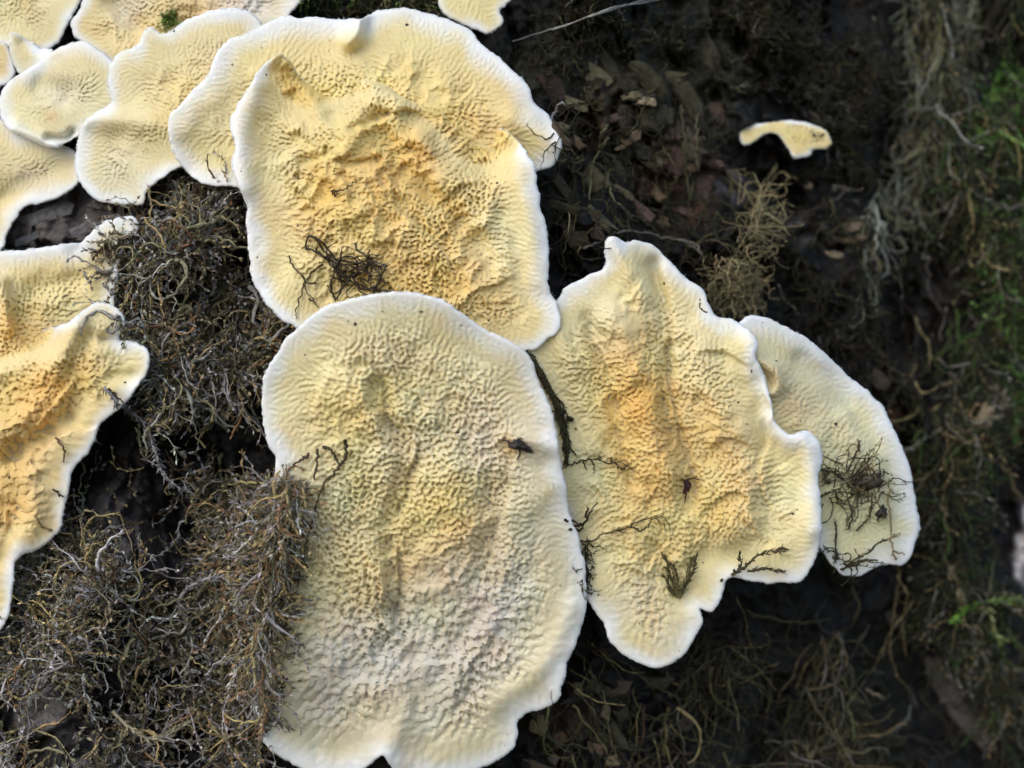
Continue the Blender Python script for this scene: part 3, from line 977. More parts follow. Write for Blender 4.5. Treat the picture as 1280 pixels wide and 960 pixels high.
def wander(rng, x, y, h, ang, k, step, wig, hang=0.0, hfloor=None, lift=0.0, out=0.4, hmax=40):
    """walk k points from each start; stays near the surface below it"""
    n = len(x)
    P = np.zeros((n, k, 3))
    P[:, 0] = np.stack([x, y, h], -1)
    a = ang.copy()
    da = np.zeros(n)
    vh = rng.uniform(0, out, n) + lift
    for i in range(1, k):
        da = 0.6 * da + rng.normal(0, wig, n)
        a = a + da
        px_ = P[:, i - 1, 0] + np.cos(a) * step
        py_ = P[:, i - 1, 1] + np.sin(a) * step + hang * step
        vh = 0.8 * vh + rng.normal(0, 0.28, n)
        ph = P[:, i - 1, 2] + vh * step
        fl = top(px_, py_) + 1.0
        ph = np.where(ph < fl, fl + 0.4, ph)
        over = ph - (fl + hmax)
        vh = np.where(over > 0, -0.3, vh)
        jump = fl - P[:, i - 1, 2]
        ph = np.where(jump > 14, P[:, i - 1, 2] + vh * step, ph)     # do not climb onto the caps
        P[:, i] = np.stack([px_, py_, ph], -1)
    return P


def in_poly(rng, poly, n, dens=None):
    poly = np.array(poly, float)
    out = []
    lo, hi = poly.min(0), poly.max(0)
    while sum(len(o) for o in out) < n:
        q = rng.uniform(lo, hi, (n * 2, 2))
        d = seg_dist(q[:, 0], q[:, 1], poly)
        q = q[d > 0]
        if dens is not None:
            q = q[rng.random(len(q)) < dens(q[:, 0], q[:, 1])]
        out.append(q)
    return np.vstack(out)[:n]


def pick_colours(rng, n, pal, wts, jit=0.25):
    pal = np.array(pal)
    i = rng.choice(len(pal), n, p=np.array(wts) / np.sum(wts))
    return pal[i] * rng.uniform(1 - jit, 1 + jit, (n, 1)) * rng.uniform(0.93, 1.07, (n, 3))


OLIVE, STRAW, DKBR, GREYM, PALE, RUST, GREENM, DKGR = ((0.14, 0.125, 0.055), (0.40, 0.31, 0.15), (0.06, 0.042, 0.025), (0.32, 0.30, 0.28),
                                                      (0.58, 0.55, 0.53), (0.27, 0.15, 0.075), (0.07, 0.13, 0.03), (0.035, 0.04, 0.02))


def mat(name, label, cat, poly, n, seed, pal, wts, ang0=None, spread=9.0, k=10, step=5.0, wig=0.35, r=1.0, leaf=None, hang=0.0, out=0.5, hmax=30, dens=None, base=2.0, group='moss growing over the trunk', material=None):
    rng = np.random.default_rng(seed)
    q = in_poly(rng, poly, n, dens)
    a = 5.0 * noise(q[:, 0], q[:, 1], 60, seed) + rng.normal(0, 0.9, n) if ang0 is None else ang0 + rng.normal(0, spread, n)
    h = top(q[:, 0], q[:, 1]) + rng.uniform(0, base, n)
    P = wander(rng, q[:, 0], q[:, 1], h, a, k, step, wig, hang=hang, out=out, hmax=hmax)
    Rr = r * np.clip(rng.gamma(2.2, 0.42, n), 0.35, 2.6)[:, None] * np.linspace(1, 0.4, k)[None]
    col = pick_colours(rng, n, pal, wts)
    P[:, :, :2] += rng.normal(0, 0.8, P[:, :, :2].shape)
    Rr = Rr * rng.uniform(0.55, 1.5, Rr.shape)
    V, F, C = strand_mesh(P, Rr, col, leaf, rng)
    o = mesh_np(name, V, F, material or M_MOSS, None, C, smooth=False)
    tag(o, label, cat, group, 'stuff')
    return o


LEFTGAP = [(140, 320), (165, 285), (190, 250), (225, 225), (262, 240), (300, 245), (306, 275), (308, 350), (330, 392), (362, 412), (335, 445), (322, 490), (322, 545), (332, 585), (360, 606), (366, 640),
           (352, 700), (338, 790), (334, 880), (334, 930), (370, 1000), (-40, 1000), (-30, 830), (12, 800), (30, 720), (85, 690), (95, 600), (120, 560), (185, 490), (195, 440), (160, 420), (140, 380)]


def dens_left(x, y):
    bare = np.exp(-(((x - 165) / 60) ** 2 + ((y - 660) / 50) ** 2)) + np.exp(-(((x - 260) / 34) ** 2 + ((y - 545) / 40) ** 2)) + 0.7 * np.exp(-(((x - 150) / 22) ** 2 + ((y - 345) / 22) ** 2))
    return np.clip(crest(x, y, -16, 14) * (0.7 + 0.8 * fbm(x, y, 60, 12, 2)) - 0.9 * bare, 0.008, 1)



mat('dry_moss_mat', 'thick leafy mat of dry grey-brown moss between the left and middle fungi', 'moss', LEFTGAP, 3400, 201,
    [(0.13, 0.12, 0.07), (0.20, 0.17, 0.10), DKBR, (0.22, 0.21, 0.20), (0.28, 0.23, 0.15)], [4, 3, 4, 5, 2], k=9, step=5.0, wig=0.34, r=0.9, leaf=dict(len=7, width=1.7, p=0.9, rep=3, fwd=1.4), out=0.6, hmax=34, dens=dens_left)
mat('dry_moss_fibres', 'loose straw and grey fibres lying over the dry moss on the left', 'moss', LEFTGAP, 1200, 203,
    [STRAW, GREYM, PALE, RUST, (0.28, 0.25, 0.15)], [3.5, 5, 1.6, 1.2, 3], k=12, step=6.0, wig=0.24, r=1.15, leaf=dict(len=6, width=1.5, p=0.65, rep=2, fwd=1.4), out=0.7, hmax=44, dens=dens_left, base=14)

mat('moss_fringe', 'shaggy fringe of dry moss covering the left rim of the lowest fungus', 'moss', [(290, 590), (345, 584), (378, 600), (384, 620), (358, 672), (344, 740), (336, 800), (332, 870), (328, 900), (290, 915), (275, 800), (285, 680)], 800, 205,
    [STRAW, (0.24, 0.20, 0.12), (0.10, 0.085, 0.05), GREYM, PALE, RUST], [3, 4, 4, 4, 0.8, 1.4], ang0=1.75, spread=0.45, k=11, step=5.5, wig=0.2, r=1.15, leaf=dict(len=7, width=1.4, p=0.6, rep=2, fwd=1.4), hang=0.1, out=0.35, hmax=46, base=34)

# dark moss and rootlets on the rest of the trunk
LOWRIGHT = [(860, 790), (900, 775), (915, 745), (1000, 738), (1030, 712), (1060, 725), (1130, 712), (1165, 760), (1180, 850), (1150, 990), (840, 990), (850, 850)]
mat('dark_moss_mat', 'dark moss and fine rootlets hanging in the shade below the right fungus', 'moss', LOWRIGHT, 700, 211,
    [DKGR, (0.07, 0.065, 0.03), (0.03, 0.022, 0.015), (0.24, 0.19, 0.09), (0.16, 0.15, 0.13)], [5, 4, 5, 1.4, 1.0], ang0=1.5, spread=0.9, k=12, step=7, wig=0.22, r=1.15, leaf=dict(len=5, width=0.9, p=0.25, rep=1), hang=0.15, out=0.5, hmax=40, dens=lambda x, y: crest(x, y, -6, 18))
RIGHTSIDE = [(1085, -40), (1150, 150), (1110, 260), (1130, 420), (1150, 560), (1165, 700), (1190, 800), (1230, 990), (1420, 990), (1420, 800), (1262, 730), (1262, 640), (1420, 560), (1420, -40)]
mat('hanging_moss_curtain', 'olive and green moss hanging down the shaded right side of the trunk', 'moss', RIGHTSIDE, 3800, 221,
    [(0.055, 0.052, 0.022), (0.045, 0.08, 0.02), (0.016, 0.019, 0.010), (0.24, 0.19, 0.09), (0.18, 0.17, 0.14), (0.03, 0.028, 0.016)], [5, 2.6, 5, 1.6, 2.0, 3], ang0=1.6, spread=0.8, k=10, step=7, wig=0.25, r=1.2, leaf=dict(len=8, width=1.6, p=0.6, rep=2), hang=0.2, out=0.6, hmax=40,
    dens=lambda x, y: crest(x, y, -8, 30))
mat('pale_lichen_strands', 'pale grey-green lichen strands trailing down the bark at the upper right', 'lichen', [(1125, -20), (1230, -20), (1215, 90), (1190, 170), (1150, 240), (1105, 290), (1080, 330), (1075, 270), (1130, 150)], 330, 225,
    [(0.28, 0.29, 0.23), (0.16, 0.17, 0.09), (0.40, 0.41, 0.36), (0.22, 0.20, 0.09)], [4, 4, 1.5, 2], ang0=1.75, spread=0.5, k=12, step=6.5, wig=0.2, r=1.0, leaf=dict(len=6, width=1.1, p=0.4, rep=2), hang=0.25, out=0.6, hmax=44)
mat('bright_moss_fringe', 'fresh bright green moss at the right edge above the painted bright gap', 'moss', [(1238, 90), (1300, 60), (1340, 500), (1262, 520), (1240, 430), (1258, 250)], 620, 223,
    [(0.12, 0.25, 0.05), (0.07, 0.13, 0.035), (0.20, 0.32, 0.09)], [3, 3, 1], ang0=1.7, spread=0.8, k=8, step=6, wig=0.25, r=1.1, leaf=dict(len=9, width=2.0, p=0.8, rep=2), out=0.7, hmax=50, material=M_LEAFY)
mat('short_moss_film', 'thin film of short dark moss over the far bark at the top right', 'moss', [(625, -40), (1110, -40), (1140, 160), (1080, 240), (1000, 130), (860, 110), (760, 60), (700, 110), (655, 75)], 2200, 231,
    [(0.05, 0.047, 0.021), (0.02, 0.021, 0.012), (0.034, 0.03, 0.016), (0.16, 0.15, 0.13), (0.02, 0.015, 0.01)], [4, 5, 4, 0.3, 4], k=5, step=5, wig=0.4, r=0.9, leaf=dict(len=5.5, width=1.3, p=0.7, rep=2), out=0.7, hmax=16, dens=lambda x, y: crest(x, y, -12, 16))
mat('sparse_bark_moss', 'sparse dark moss clinging to the bark right of the largest fungus', 'moss', [(690, 110), (800, 110), (900, 130), (920, 300), (880, 330), (790, 290), (705, 355), (690, 300)], 520, 233,
    [(0.06, 0.055, 0.025), (0.03, 0.033, 0.017), (0.03, 0.022, 0.014), STRAW], [4, 4, 4, 0.3], ang0=1.6, spread=1.3, k=8, step=6, wig=0.3, r=1.0, leaf=dict(len=5, width=1.1, p=0.4, rep=2), out=0.5, hmax=24)
mat('middle_bark_moss', 'dark ragged moss on the bark between the small far fungus and the right fungus', 'moss', [(960, 210), (1080, 190), (1130, 420), (1150, 640), (1110, 500), (1010, 400), (950, 380)], 420, 235,
    [(0.06, 0.055, 0.025), (0.025, 0.028, 0.015), (0.028, 0.02, 0.014), GREYM], [3, 5, 5, 0.3], ang0=1.6, spread=1.2, k=8, step=6, wig=0.3, r=0.95, leaf=dict(len=5, width=1.1, p=0.4, rep=2), out=0.4, hmax=18, dens=lambda x, y: crest(x, y, -12, 16))
mat('top_edge_moss', 'dark green moss at the top edge between two pale lobes', 'moss', [(372, -40), (378, 14), (400, 16), (450, 18), (480, 8), (550, 14), (545, -40)], 520, 237,
    [DKGR, OLIVE, GREENM], [5, 3, 1], k=6, step=5, wig=0.4, r=0.9, leaf=dict(len=5, width=1.2, p=0.8, rep=2), out=0.6, hmax=14)
mat('low_bark_rootlets', 'few thin rootlets on the bare bark under the lowest fungus', 'moss', [(660, 905), (735, 770), (760, 815), (850, 850), (850, 990), (640, 990)], 110, 239,
    [DKGR, OLIVE, STRAW, DKBR], [4, 4, 1, 3], ang0=1.5, spread=0.5, k=12, step=7, wig=0.15, r=0.9, leaf=dict(len=4, width=0.8, p=0.15, rep=1), hang=0.1, out=0.3, hmax=14)


# ------------------------------------------------------------------ single sprigs, twigs and crumbs
def sprig(name, label, cat, paths, col, r=1.3, leaf=None, seed=1, group=None, material=None, rough=0.9, lift=0.0):
    """paths: lists of (gx, gy, height above what lies below)"""
    rng = np.random.default_rng(seed)
    Vs, Fs_, Cs, off = [], [], [], 0
    for path in paths:
        q = smooth_path([(a[0], a[1]) for a in path], 5)
        hq = np.array([a[2] if len(a) > 2 else 3.0 for a in path], float)
        t = np.linspace(0, len(path) - 1, len(q))
        dh = np.interp(t, np.arange(len(path)), hq) + lift
        b0 = top(q[:, 0], q[:, 1])
        ker = np.ones(5) / 5
        b1 = np.convolve(np.pad(b0, 2, mode='edge'), ker, 'valid')
        b1 = np.maximum(b1, b0 - 2)
        n = len(q)
        jit = rng.normal(0, rough, (n, 2))
        P = np.stack([q[:, 0] + jit[:, 0], q[:, 1] + jit[:, 1], b1 + dh + r], -1)[None]
        Rr = (r * np.linspace(1.1, 0.5, n) * rng.uniform(0.75, 1.3, n))[None]
        cc = np.array(col)[None] * rng.uniform(0.8, 1.25)
        V, F, C = strand_mesh(P, Rr, cc, leaf, rng, sides=5)
        Vs.append(V)
        Fs_.append(F + off)
        Cs.append(C)
        off += len(V)
    V = np.vstack(Vs)
    o = mesh_np(name, V, np.vstack(Fs_), material or M_MOSS, None, np.vstack(Cs))
    tag(o, label, cat, group)
    return o


def tuft(name, label, cat, cx, cy, n, length, pal, wts, seed, ang0=None, spread=0.6, r=1.0, leaf=None, core=10, out=1.0, paths=(), wig=0.3, k=9, hmax=30, material=None, group=None, pcol=DKBR, sx=1.0, sy=1.0, lift=0):
    rng = np.random.default_rng(seed)
    x = cx + rng.normal(0, core, n) * sx
    y = cy + rng.normal(0, core, n) * sy
    a = rng.uniform(-math.pi, math.pi, n) if ang0 is None else ang0 + rng.normal(0, spread, n)
    h = top(x, y) + rng.uniform(1, hmax * 0.4, n) + lift
    st = length / (k - 1) * rng.uniform(0.5, 1.2, n)
    P = wander(rng, x, y, h, a, k, st, wig, out=out, hmax=hmax)
    Rr = r * rng.uniform(0.6, 1.3, n)[:, None] * np.linspace(1, 0.45, k)[None]
    V, F, C = strand_mesh(P, Rr, pick_colours(rng, n, pal, wts), leaf, rng)
    Vs, Fl, Cs, off = [V], [F], [C], len(V)
    for path in paths:
        q = smooth_path([(p_[0], p_[1]) for p_ in path], 5)
        dh = np.interp(np.linspace(0, len(path) - 1, len(q)), np.arange(len(path)), [p_[2] if len(p_) > 2 else 5.0 for p_ in path])
        m = len(q)
        jit = rng.normal(0, 0.5, (m, 2))
        P = np.stack([q[:, 0] + jit[:, 0], q[:, 1] + jit[:, 1], top(q[:, 0], q[:, 1]) + dh], -1)[None]
        V, F, C = strand_mesh(P, (r * 1.3 * rng.uniform(0.7, 1.25, m))[None], np.array(pcol)[None] * rng.uniform(0.8, 1.4), leaf, rng)
        Vs.append(V)
        Fl.append(F + off)
        Cs.append(C)
        off += len(V)
    o = mesh_np(name, np.vstack(Vs), np.vstack(Fl), material or M_MOSS, None, np.vstack(Cs), smooth=False)
    tag(o, label, cat, group)
    return o


def crumb(name, label, cat, x, y, rx, ry, ang, col, seed, rz=None, legs=(), group=None):
    """lumpy bit of debris: a noisy ellipsoid with legs or stalks where given"""
    rng = np.random.default_rng(seed)
    nu, nv = 14, 9
    h0 = float(top(x, y))
    rz = rz or min(rx, ry)
    vs_, fs_ = [], []
    ca, sa = math.cos(ang), math.sin(ang)
    for j in range(nv):
        ph = math.pi * (j + 0.02) / (nv - 0.96) - math.pi / 2
        for i in range(nu):
            th = 2 * math.pi * i / nu
            k = 1 + 0.22 * rng.normal() * (0.3 < j / nv < 0.8) + 0.15 * math.sin(3 * th + seed)
            a, b_ = rx * k * math.cos(ph) * math.cos(th), ry * k * math.cos(ph) * math.sin(th)
            vs_.append((x + a * ca - b_ * sa, y + a * sa + b_ * ca, h0 + rz * 0.6 + rz * k * math.sin(ph)))
    for j in range(nv - 1):
        for i in range(nu):
            fs_.append((j * nu + i, j * nu + (i + 1) % nu, (j + 1) * nu + (i + 1) % nu, (j + 1) * nu + i))
    v = np.array(vs_)
    V = world(v[:, 0], v[:, 1], v[:, 2])
    C = np.tile(np.array(col), (len(V), 1)) * rng.uniform(0.6, 1.5, (len(V), 1))
    F = np.array(fs_)
    Vs, Fl, Cs, off = [V], [F], [C], len(V)
    for path in legs:
        q = smooth_path([(p_[0], p_[1]) for p_ in path], 4)
        dh = np.interp(np.linspace(0, len(path) - 1, len(q)), np.arange(len(path)), [p_[2] for p_ in path])
        P = np.stack([q[:, 0], q[:, 1], top(q[:, 0], q[:, 1]) + dh], -1)[None]
        V2, F2, C2 = strand_mesh(P, np.linspace(1.3, 0.6, len(q))[None], np.array(col)[None], None, rng, sides=4)
        Vs.append(V2)
        Fl.append(F2 + off)
        Cs.append(C2)
        off += len(V2)
    o = mesh_np(name, np.vstack(Vs), np.vstack(Fl), M_CRUMB, None, np.vstack(Cs))
    tag(o, label, cat, group)
    return o


DK = (0.035, 0.026, 0.018)
DKM = (0.05, 0.045, 0.022)
G_BITS = 'bits of moss and twig lying on the fungi'
sprig('twig', 'short black thorny twig stuck to the largest fungus', 'twig', [[(414, 240, 1), (422, 239, 3), (432, 236, 5), (441, 230, 6), (451, 224, 7)], [(415, 238, 1), (418, 244, 2), (424, 243, 4)]], DK, 0.9, dict(len=4, width=0.6, p=0.25, rep=1), 301, G_BITS)
tuft('moss_tuft', 'dark looping tuft of dry moss on the lower left of the largest fungus', 'moss tuft', 447, 345, 42, 38, [DK, DKM, (0.13, 0.10, 0.06), (0.22, 0.19, 0.14)], [5, 4, 2, 1], 303, core=14, r=1.15,
     leaf=dict(len=4, width=0.8, p=0.35, rep=2), out=0.6, hmax=24, sx=1.2, sy=0.8, group=G_BITS,
     paths=[[(424, 330, 8), (408, 322, 10), (390, 312, 8), (382, 310, 6), (384, 297, 6), (389, 295, 8), (398, 302, 8), (404, 312, 9), (415, 322, 9), (430, 326, 10), (452, 330, 9)],
            [(389, 296, 8), (400, 300, 7), (412, 315, 6), (420, 325, 6)], [(395, 312, 4), (405, 322, 6), (420, 332, 7)], [(444, 304, 7), (447, 313, 9), (456, 319, 9), (464, 328, 8), (474, 333, 8), (482, 331, 7), (480, 340, 7), (474, 352, 6), (468, 364, 4)],
            [(462, 312, 6), (461, 320, 8), (466, 328, 8)], [(430, 348, 8), (448, 356, 9), (466, 362, 8), (491, 365, 6)], [(425, 330, 8), (415, 350, 7), (414, 362, 5), (420, 375, 4)], [(440, 340, 10), (446, 355, 10), (455, 362, 8), (470, 358, 7)],
            [(460, 330, 8), (440, 345, 12), (428, 360, 9), (422, 374, 4)], [(404, 330, 6), (390, 340, 4), (384, 350, 3)]])
sprig('twig', 'thin forked twig beside the dark tuft at the lower rim of the largest fungus', 'twig', [[(360, 320, 3), (367, 334, 4), (380, 348, 4), (384, 364, 4), (392, 376, 3), (399, 384, 2)], [(382, 350, 4), (375, 370, 3), (370, 388, 2), (370, 398, 2)], [(386, 374, 3), (396, 380, 4)]], (0.07, 0.05, 0.03), 0.95, dict(len=4, width=0.7, p=0.3, rep=1), 305, G_BITS)
sprig('twig', 'crooked brown twig leaning over the left rim of the lowest fungus', 'twig', [[(431, 550, 12), (433, 562, 10), (428, 577, 8), (416, 592, 6), (404, 608, 6), (396, 630, 6), (388, 660, 6), (378, 700, 5), (368, 760, 5)], [(404, 558, 6), (414, 563, 8), (420, 574, 7), (424, 582, 7)], [(396, 562, 5), (396, 578, 6), (393, 600, 6)], [(385, 566, 7), (378, 575, 6), (365, 580, 5)]],
      (0.075, 0.06, 0.035), 1.9, dict(len=6, width=1.2, p=0.5, rep=2), 307, G_BITS)
crumb('debris', 'dark speck of debris with leg-like hairs on the lowest fungus', 'debris', 649, 557, 14, 6.5, 0.35, (0.03, 0.024, 0.02), 309, 7, group=G_BITS,
      legs=[[(640, 554, 4), (632, 551, 5), (622, 549, 2)], [(648, 560, 3), (650, 567, 2), (646, 575, 1)], [(654, 560, 3), (658, 566, 1)], [(656, 556, 4), (664, 562, 3), (667, 566, 1)], [(646, 551, 5), (650, 548, 7), (654, 549, 6)]])
rngc = np.random.default_rng(311)
ck = smooth_path([(656, 440), (668, 452), (678, 472), (688, 490), (697, 508), (704, 530), (708, 550), (708, 580)], 5)
tuft('moss_tuft', 'narrow strip of dark moss filling the crack right of the lowest fungus', 'moss tuft', 700, 520, 10, 16, [DKM, DKGR, OLIVE], [3, 3, 1], 312, core=6, r=1.0, leaf=dict(len=5, width=1.2, p=0.7, rep=3), out=0.6, hmax=14, group=G_BITS, pcol=(0.05, 0.045, 0.02),
     paths=[[(a[0] + rngc.normal(0, 0.4 + 4.5 * t), a[1] + rngc.normal(0, 2), 2 + 5 * rngc.random()) for a, t in zip(ck[i0::5], np.linspace(0, 1, len(ck[i0::5])))] for i0 in (0, 1, 2, 3, 4, 0, 1, 2, 3, 4, 0, 2, 4)])
sprig('twig', 'thin black thorny twig reaching right from the mossy crack', 'twig', [[(706, 584, 2), (716, 580, 5), (728, 576, 7), (744, 574, 8), (760, 579, 8), (776, 578, 7), (792, 585, 6)], [(728, 577, 6), (734, 588, 4)], [(740, 576, 6), (744, 588, 4)], [(768, 579, 7), (776, 586, 6), (782, 584, 5)], [(763, 577, 7), (766, 572, 8)]], DK, 1.1, dict(len=5, width=0.8, p=0.3, rep=1), 313, G_BITS)
sprig('twig', 'small black Y-shaped twig where the lowest and right fungi meet', 'twig', [[(711, 662, 4), (722, 658, 8), (732, 652, 9), (737, 642, 9), (749, 628, 8)], [(732, 652, 9), (734, 640, 10), (735, 634, 9)], [(706, 651, 3), (714, 650, 5), (724, 655, 7)], [(716, 663, 4), (726, 662, 6), (730, 656, 8)]], DK, 1.7, None, 315, G_BITS)
sprig('twig', 'thin looping twig right of the Y-shaped one', 'twig', [[(726, 676, 4), (740, 676, 7), (752, 668, 8), (768, 664, 8), (784, 660, 8), (796, 652, 8), (812, 648, 8), (824, 645, 8), (836, 654, 7), (838, 664, 5)], [(790, 659, 8), (800, 664, 7), (810, 658, 8), (818, 648, 8), (832, 660, 6)], [(729, 680, 5), (736, 688, 5), (742, 699, 4)], [(770, 662, 8), (784, 668, 6)]], (0.06, 0.045, 0.025), 1.0, dict(len=4, width=0.7, p=0.25, rep=1), 317, G_BITS)
tuft('moss_tuft', 'thin dark seam of moss below the Y-shaped twig', 'moss tuft', 733, 710, 26, 22, [DKM, DKGR], [1, 1], 318, ang0=1.5, spread=0.5, core=5, r=1.0, leaf=dict(len=5, width=1.1, p=0.6, rep=2), out=0.3, hmax=8, sx=0.35, sy=4.5, group=G_BITS)
sprig('moss_tuft', 'upright olive feathery tuft at the bottom lobe of the right fungus', 'moss tuft', [[(847, 746, 3), (842, 730, 8), (836, 714, 12), (832, 697, 14)], [(847, 746, 4), (846, 730, 12), (845, 716, 16), (842, 704, 18)], [(848, 747, 4), (854, 732, 10), (860, 716, 14), (863, 702, 15)], [(849, 746, 3), (858, 730, 8), (866, 714, 10), (869, 698, 10)], [(846, 747, 2), (838, 736, 6), (833, 722, 8)]],
      (0.13, 0.115, 0.05), 1.9, dict(len=10, width=1.4, p=1.0, rep=4, fwd=2.0), 319, G_BITS)
sprig('moss_sprig', 'dark feathery moss sprig pointing right at the lower rim of the right fungus', 'moss sprig', [[(902, 726, 6), (915, 718, 9), (930, 710, 12), (942, 699, 14), (955, 691, 14), (968, 689, 13), (979, 686, 11)], [(916, 719, 9), (924, 708, 10), (926, 698, 10)], [(934, 716, 8), (948, 712, 9), (964, 711, 9), (978, 715, 7)]], (0.05, 0.042, 0.022), 1.7, dict(len=8, width=1.5, p=0.9, rep=3, fwd=1.8), 321, G_BITS)
tuft('moss_tuft', 'round brown tangle of moss on the half-round pale lobe', 'moss tuft', 1070, 604, 60, 48, [DKM, (0.10, 0.08, 0.04), DK, STRAW], [4, 4, 3, 0.8], 323, core=12, r=1.05, leaf=dict(len=6, width=1.0, p=0.6, rep=2), out=0.7, hmax=26, sx=1.5, sy=1.0, group=G_BITS,
     paths=[[(1058, 590, 10), (1066, 575, 12), (1073, 560, 12), (1074, 551, 12)], [(1055, 600, 8), (1040, 590, 8), (1028, 600, 6)], [(1060, 625, 8), (1065, 645, 8), (1060, 662, 5)], [(1090, 615, 8), (1088, 640, 7), (1080, 655, 5), (1070, 663, 3)], [(1050, 610, 8), (1032, 618, 6), (1026, 622, 4)]])
crumb('debris', 'lumpy brown bark crumb caught in the round tangle of moss', 'debris', 1084, 603, 20, 10, -0.1, (0.06, 0.045, 0.032), 325, 9, group=G_BITS)
crumb('debris', 'small black pellet below the round tangle of moss', 'debris', 1103, 641, 6, 8, 0.3, (0.02, 0.018, 0.017), 327, 5, group=G_BITS, legs=[[(1100, 644, 4), (1097, 650, 2), (1099, 653, 1)]])
crumb('debris', 'dark red crumb wedged in the deep fold of the right fungus', 'debris', 858, 608, 5, 9, 0.4, (0.05, 0.018, 0.018), 329, 5, group=G_BITS, legs=[[(858, 600, 6), (866, 598, 8), (875, 600, 6)], [(856, 602, 6), (852, 598, 7)], [(858, 616, 5), (856, 628, 3)]])
sprig('moss_sprig', 'long thin leafy stem hanging down from the half-round pale lobe', 'moss sprig', [[(1112, 612, 10), (1110, 630, 9), (1114, 655, 9), (1114, 680, 9), (1120, 700, 10), (1124, 722, 30), (1118, 760, 45), (1112, 800, 42), (1120, 840, 30), (1136, 864, 20)], [(1122, 720, 30), (1134, 745, 40), (1128, 780, 40), (1132, 820, 30)], [(1116, 672, 9), (1124, 668, 10)], [(1118, 690, 9), (1130, 694, 10)]], (0.20, 0.15, 0.07), 1.2, dict(len=6, width=1.0, p=0.5, rep=2, fwd=1.2), 331)
tuft('moss_tuft', 'dark branching tuft rising over the bottom rim of the half-round pale lobe', 'moss tuft', 1048, 716, 30, 44, [DKM, DKGR, OLIVE], [3, 3, 2], 333, ang0=-0.7, spread=0.8, core=8, r=1.1, leaf=dict(len=6, width=1.1, p=0.6, rep=2), out=0.6, hmax=30, group=G_BITS, pcol=DKM,
     paths=[[(1044, 712, 10), (1044, 690, 10), (1045, 668, 9), (1044, 652, 8)], [(1050, 714, 10), (1068, 700, 12), (1086, 690, 12), (1098, 678, 11), (1110, 674, 9)], [(1060, 705, 10), (1080, 700, 10), (1096, 700, 8)], [(1036, 716, 8), (1030, 700, 8), (1028, 690, 6)]])
sprig('twig', 'tiny reddish scale on the left fungus near its lower rim', 'twig', [[(70, 548, 2), (76, 556, 4), (81, 566, 4), (80, 578, 2)]], (0.12, 0.07, 0.04), 1.6, dict(len=5, width=1.2, p=0.4, rep=1), 335, G_BITS)
sprig('twig', 'short dark hook of moss at the rim of the left fungus', 'twig', [[(66, 612, 3), (74, 618, 6), (84, 626, 8), (96, 630, 8)]], DKM, 1.3, dict(len=5, width=1.2, p=0.5, rep=2), 337, G_BITS)
sprig('twig', 'rust brown spine sticking out under the left fungus lobe', 'twig', [[(136, 486, 8), (146, 496, 14), (156, 506, 18)]], (0.14, 0.075, 0.04), 1.6, None, 339, G_BITS)
G_STEM = 'pale dead moss stems in the dry mat'
HAIRY = dict(len=10, width=1.3, p=1.0, rep=7, fwd=1.0)
for k_, (lab, pth, r_, cl_) in enumerate([
    ('grey fuzzy stem slanting down from the tip of the left fungus', [(130, 484, 10), (142, 498, 18), (158, 512, 26), (176, 524, 28), (188, 545, 28), (196, 572, 26), (206, 596, 24), (226, 612, 20)], 2.3, (0.30, 0.29, 0.29)),
    ('arched grey stem in the middle of the lower dry moss', [(222, 752, 24), (238, 732, 34), (258, 724, 40), (278, 722, 44), (292, 735, 44), (300, 752, 38)], 2.8, (0.34, 0.32, 0.31)),
    ('longest pale stem running down the lower dry moss', [(330, 652, 20), (318, 664, 26), (311, 684, 30), (300, 706, 34), (304, 740, 32), (295, 772, 34), (301, 806, 30), (292, 838, 26), (295, 868, 16)], 3.2, (0.24, 0.21, 0.16)),
    ('pale forked stem above the longest one', [(318, 664, 36), (334, 658, 38), (346, 668, 36), (354, 684, 32), (360, 700, 26)], 2.4, (0.36, 0.33, 0.29)),
    ('straw stem leaning towards the bottom edge of the dry moss', [(346, 790, 16), (340, 820, 24), (344, 856, 26), (332, 890, 26), (328, 924, 24), (312, 975, 20)], 2.6, (0.20, 0.155, 0.09)),
    ('pale stem crossing the bottom left corner', [(140, 890, 30), (170, 915, 36), (200, 925, 36), (230, 905, 30), (255, 890, 24)], 2.6, (0.33, 0.28, 0.19)),
    ('white fuzzy strand beside the left rim of the lowest fungus', [(338, 602, 22), (344, 622, 26), (352, 640, 26), (366, 650, 20), (376, 655, 14)], 2.4, (0.46, 0.45, 0.46)),
    ('olive stem near the lower tip of the left fungus', [(20, 800, 16), (40, 770, 24), (56, 740, 28), (80, 738, 26), (86, 770, 20)], 2.2, (0.17, 0.15, 0.07)),
    ('thin bowed stem over the bare patch in the dry moss', [(150, 640, 8), (160, 670, 14), (170, 700, 10)], 1.4, (0.22, 0.18, 0.10)),
    ('white thread hanging in the upper dry moss', [(283, 252, 14), (284, 268, 18), (281, 285, 18), (279, 303, 14)], 1.0, (0.55, 0.55, 0.56)),
    ('pale needle between the dry moss and the largest fungus', [(292, 302, 16), (300, 296, 20), (309, 289, 22)], 0.9, (0.5, 0.46, 0.36)),
]):
    sprig('dead_stem', lab, 'moss stem', [pth], cl_, r_ * 0.8, HAIRY if r_ > 2 else None, 341 + k_, G_STEM)

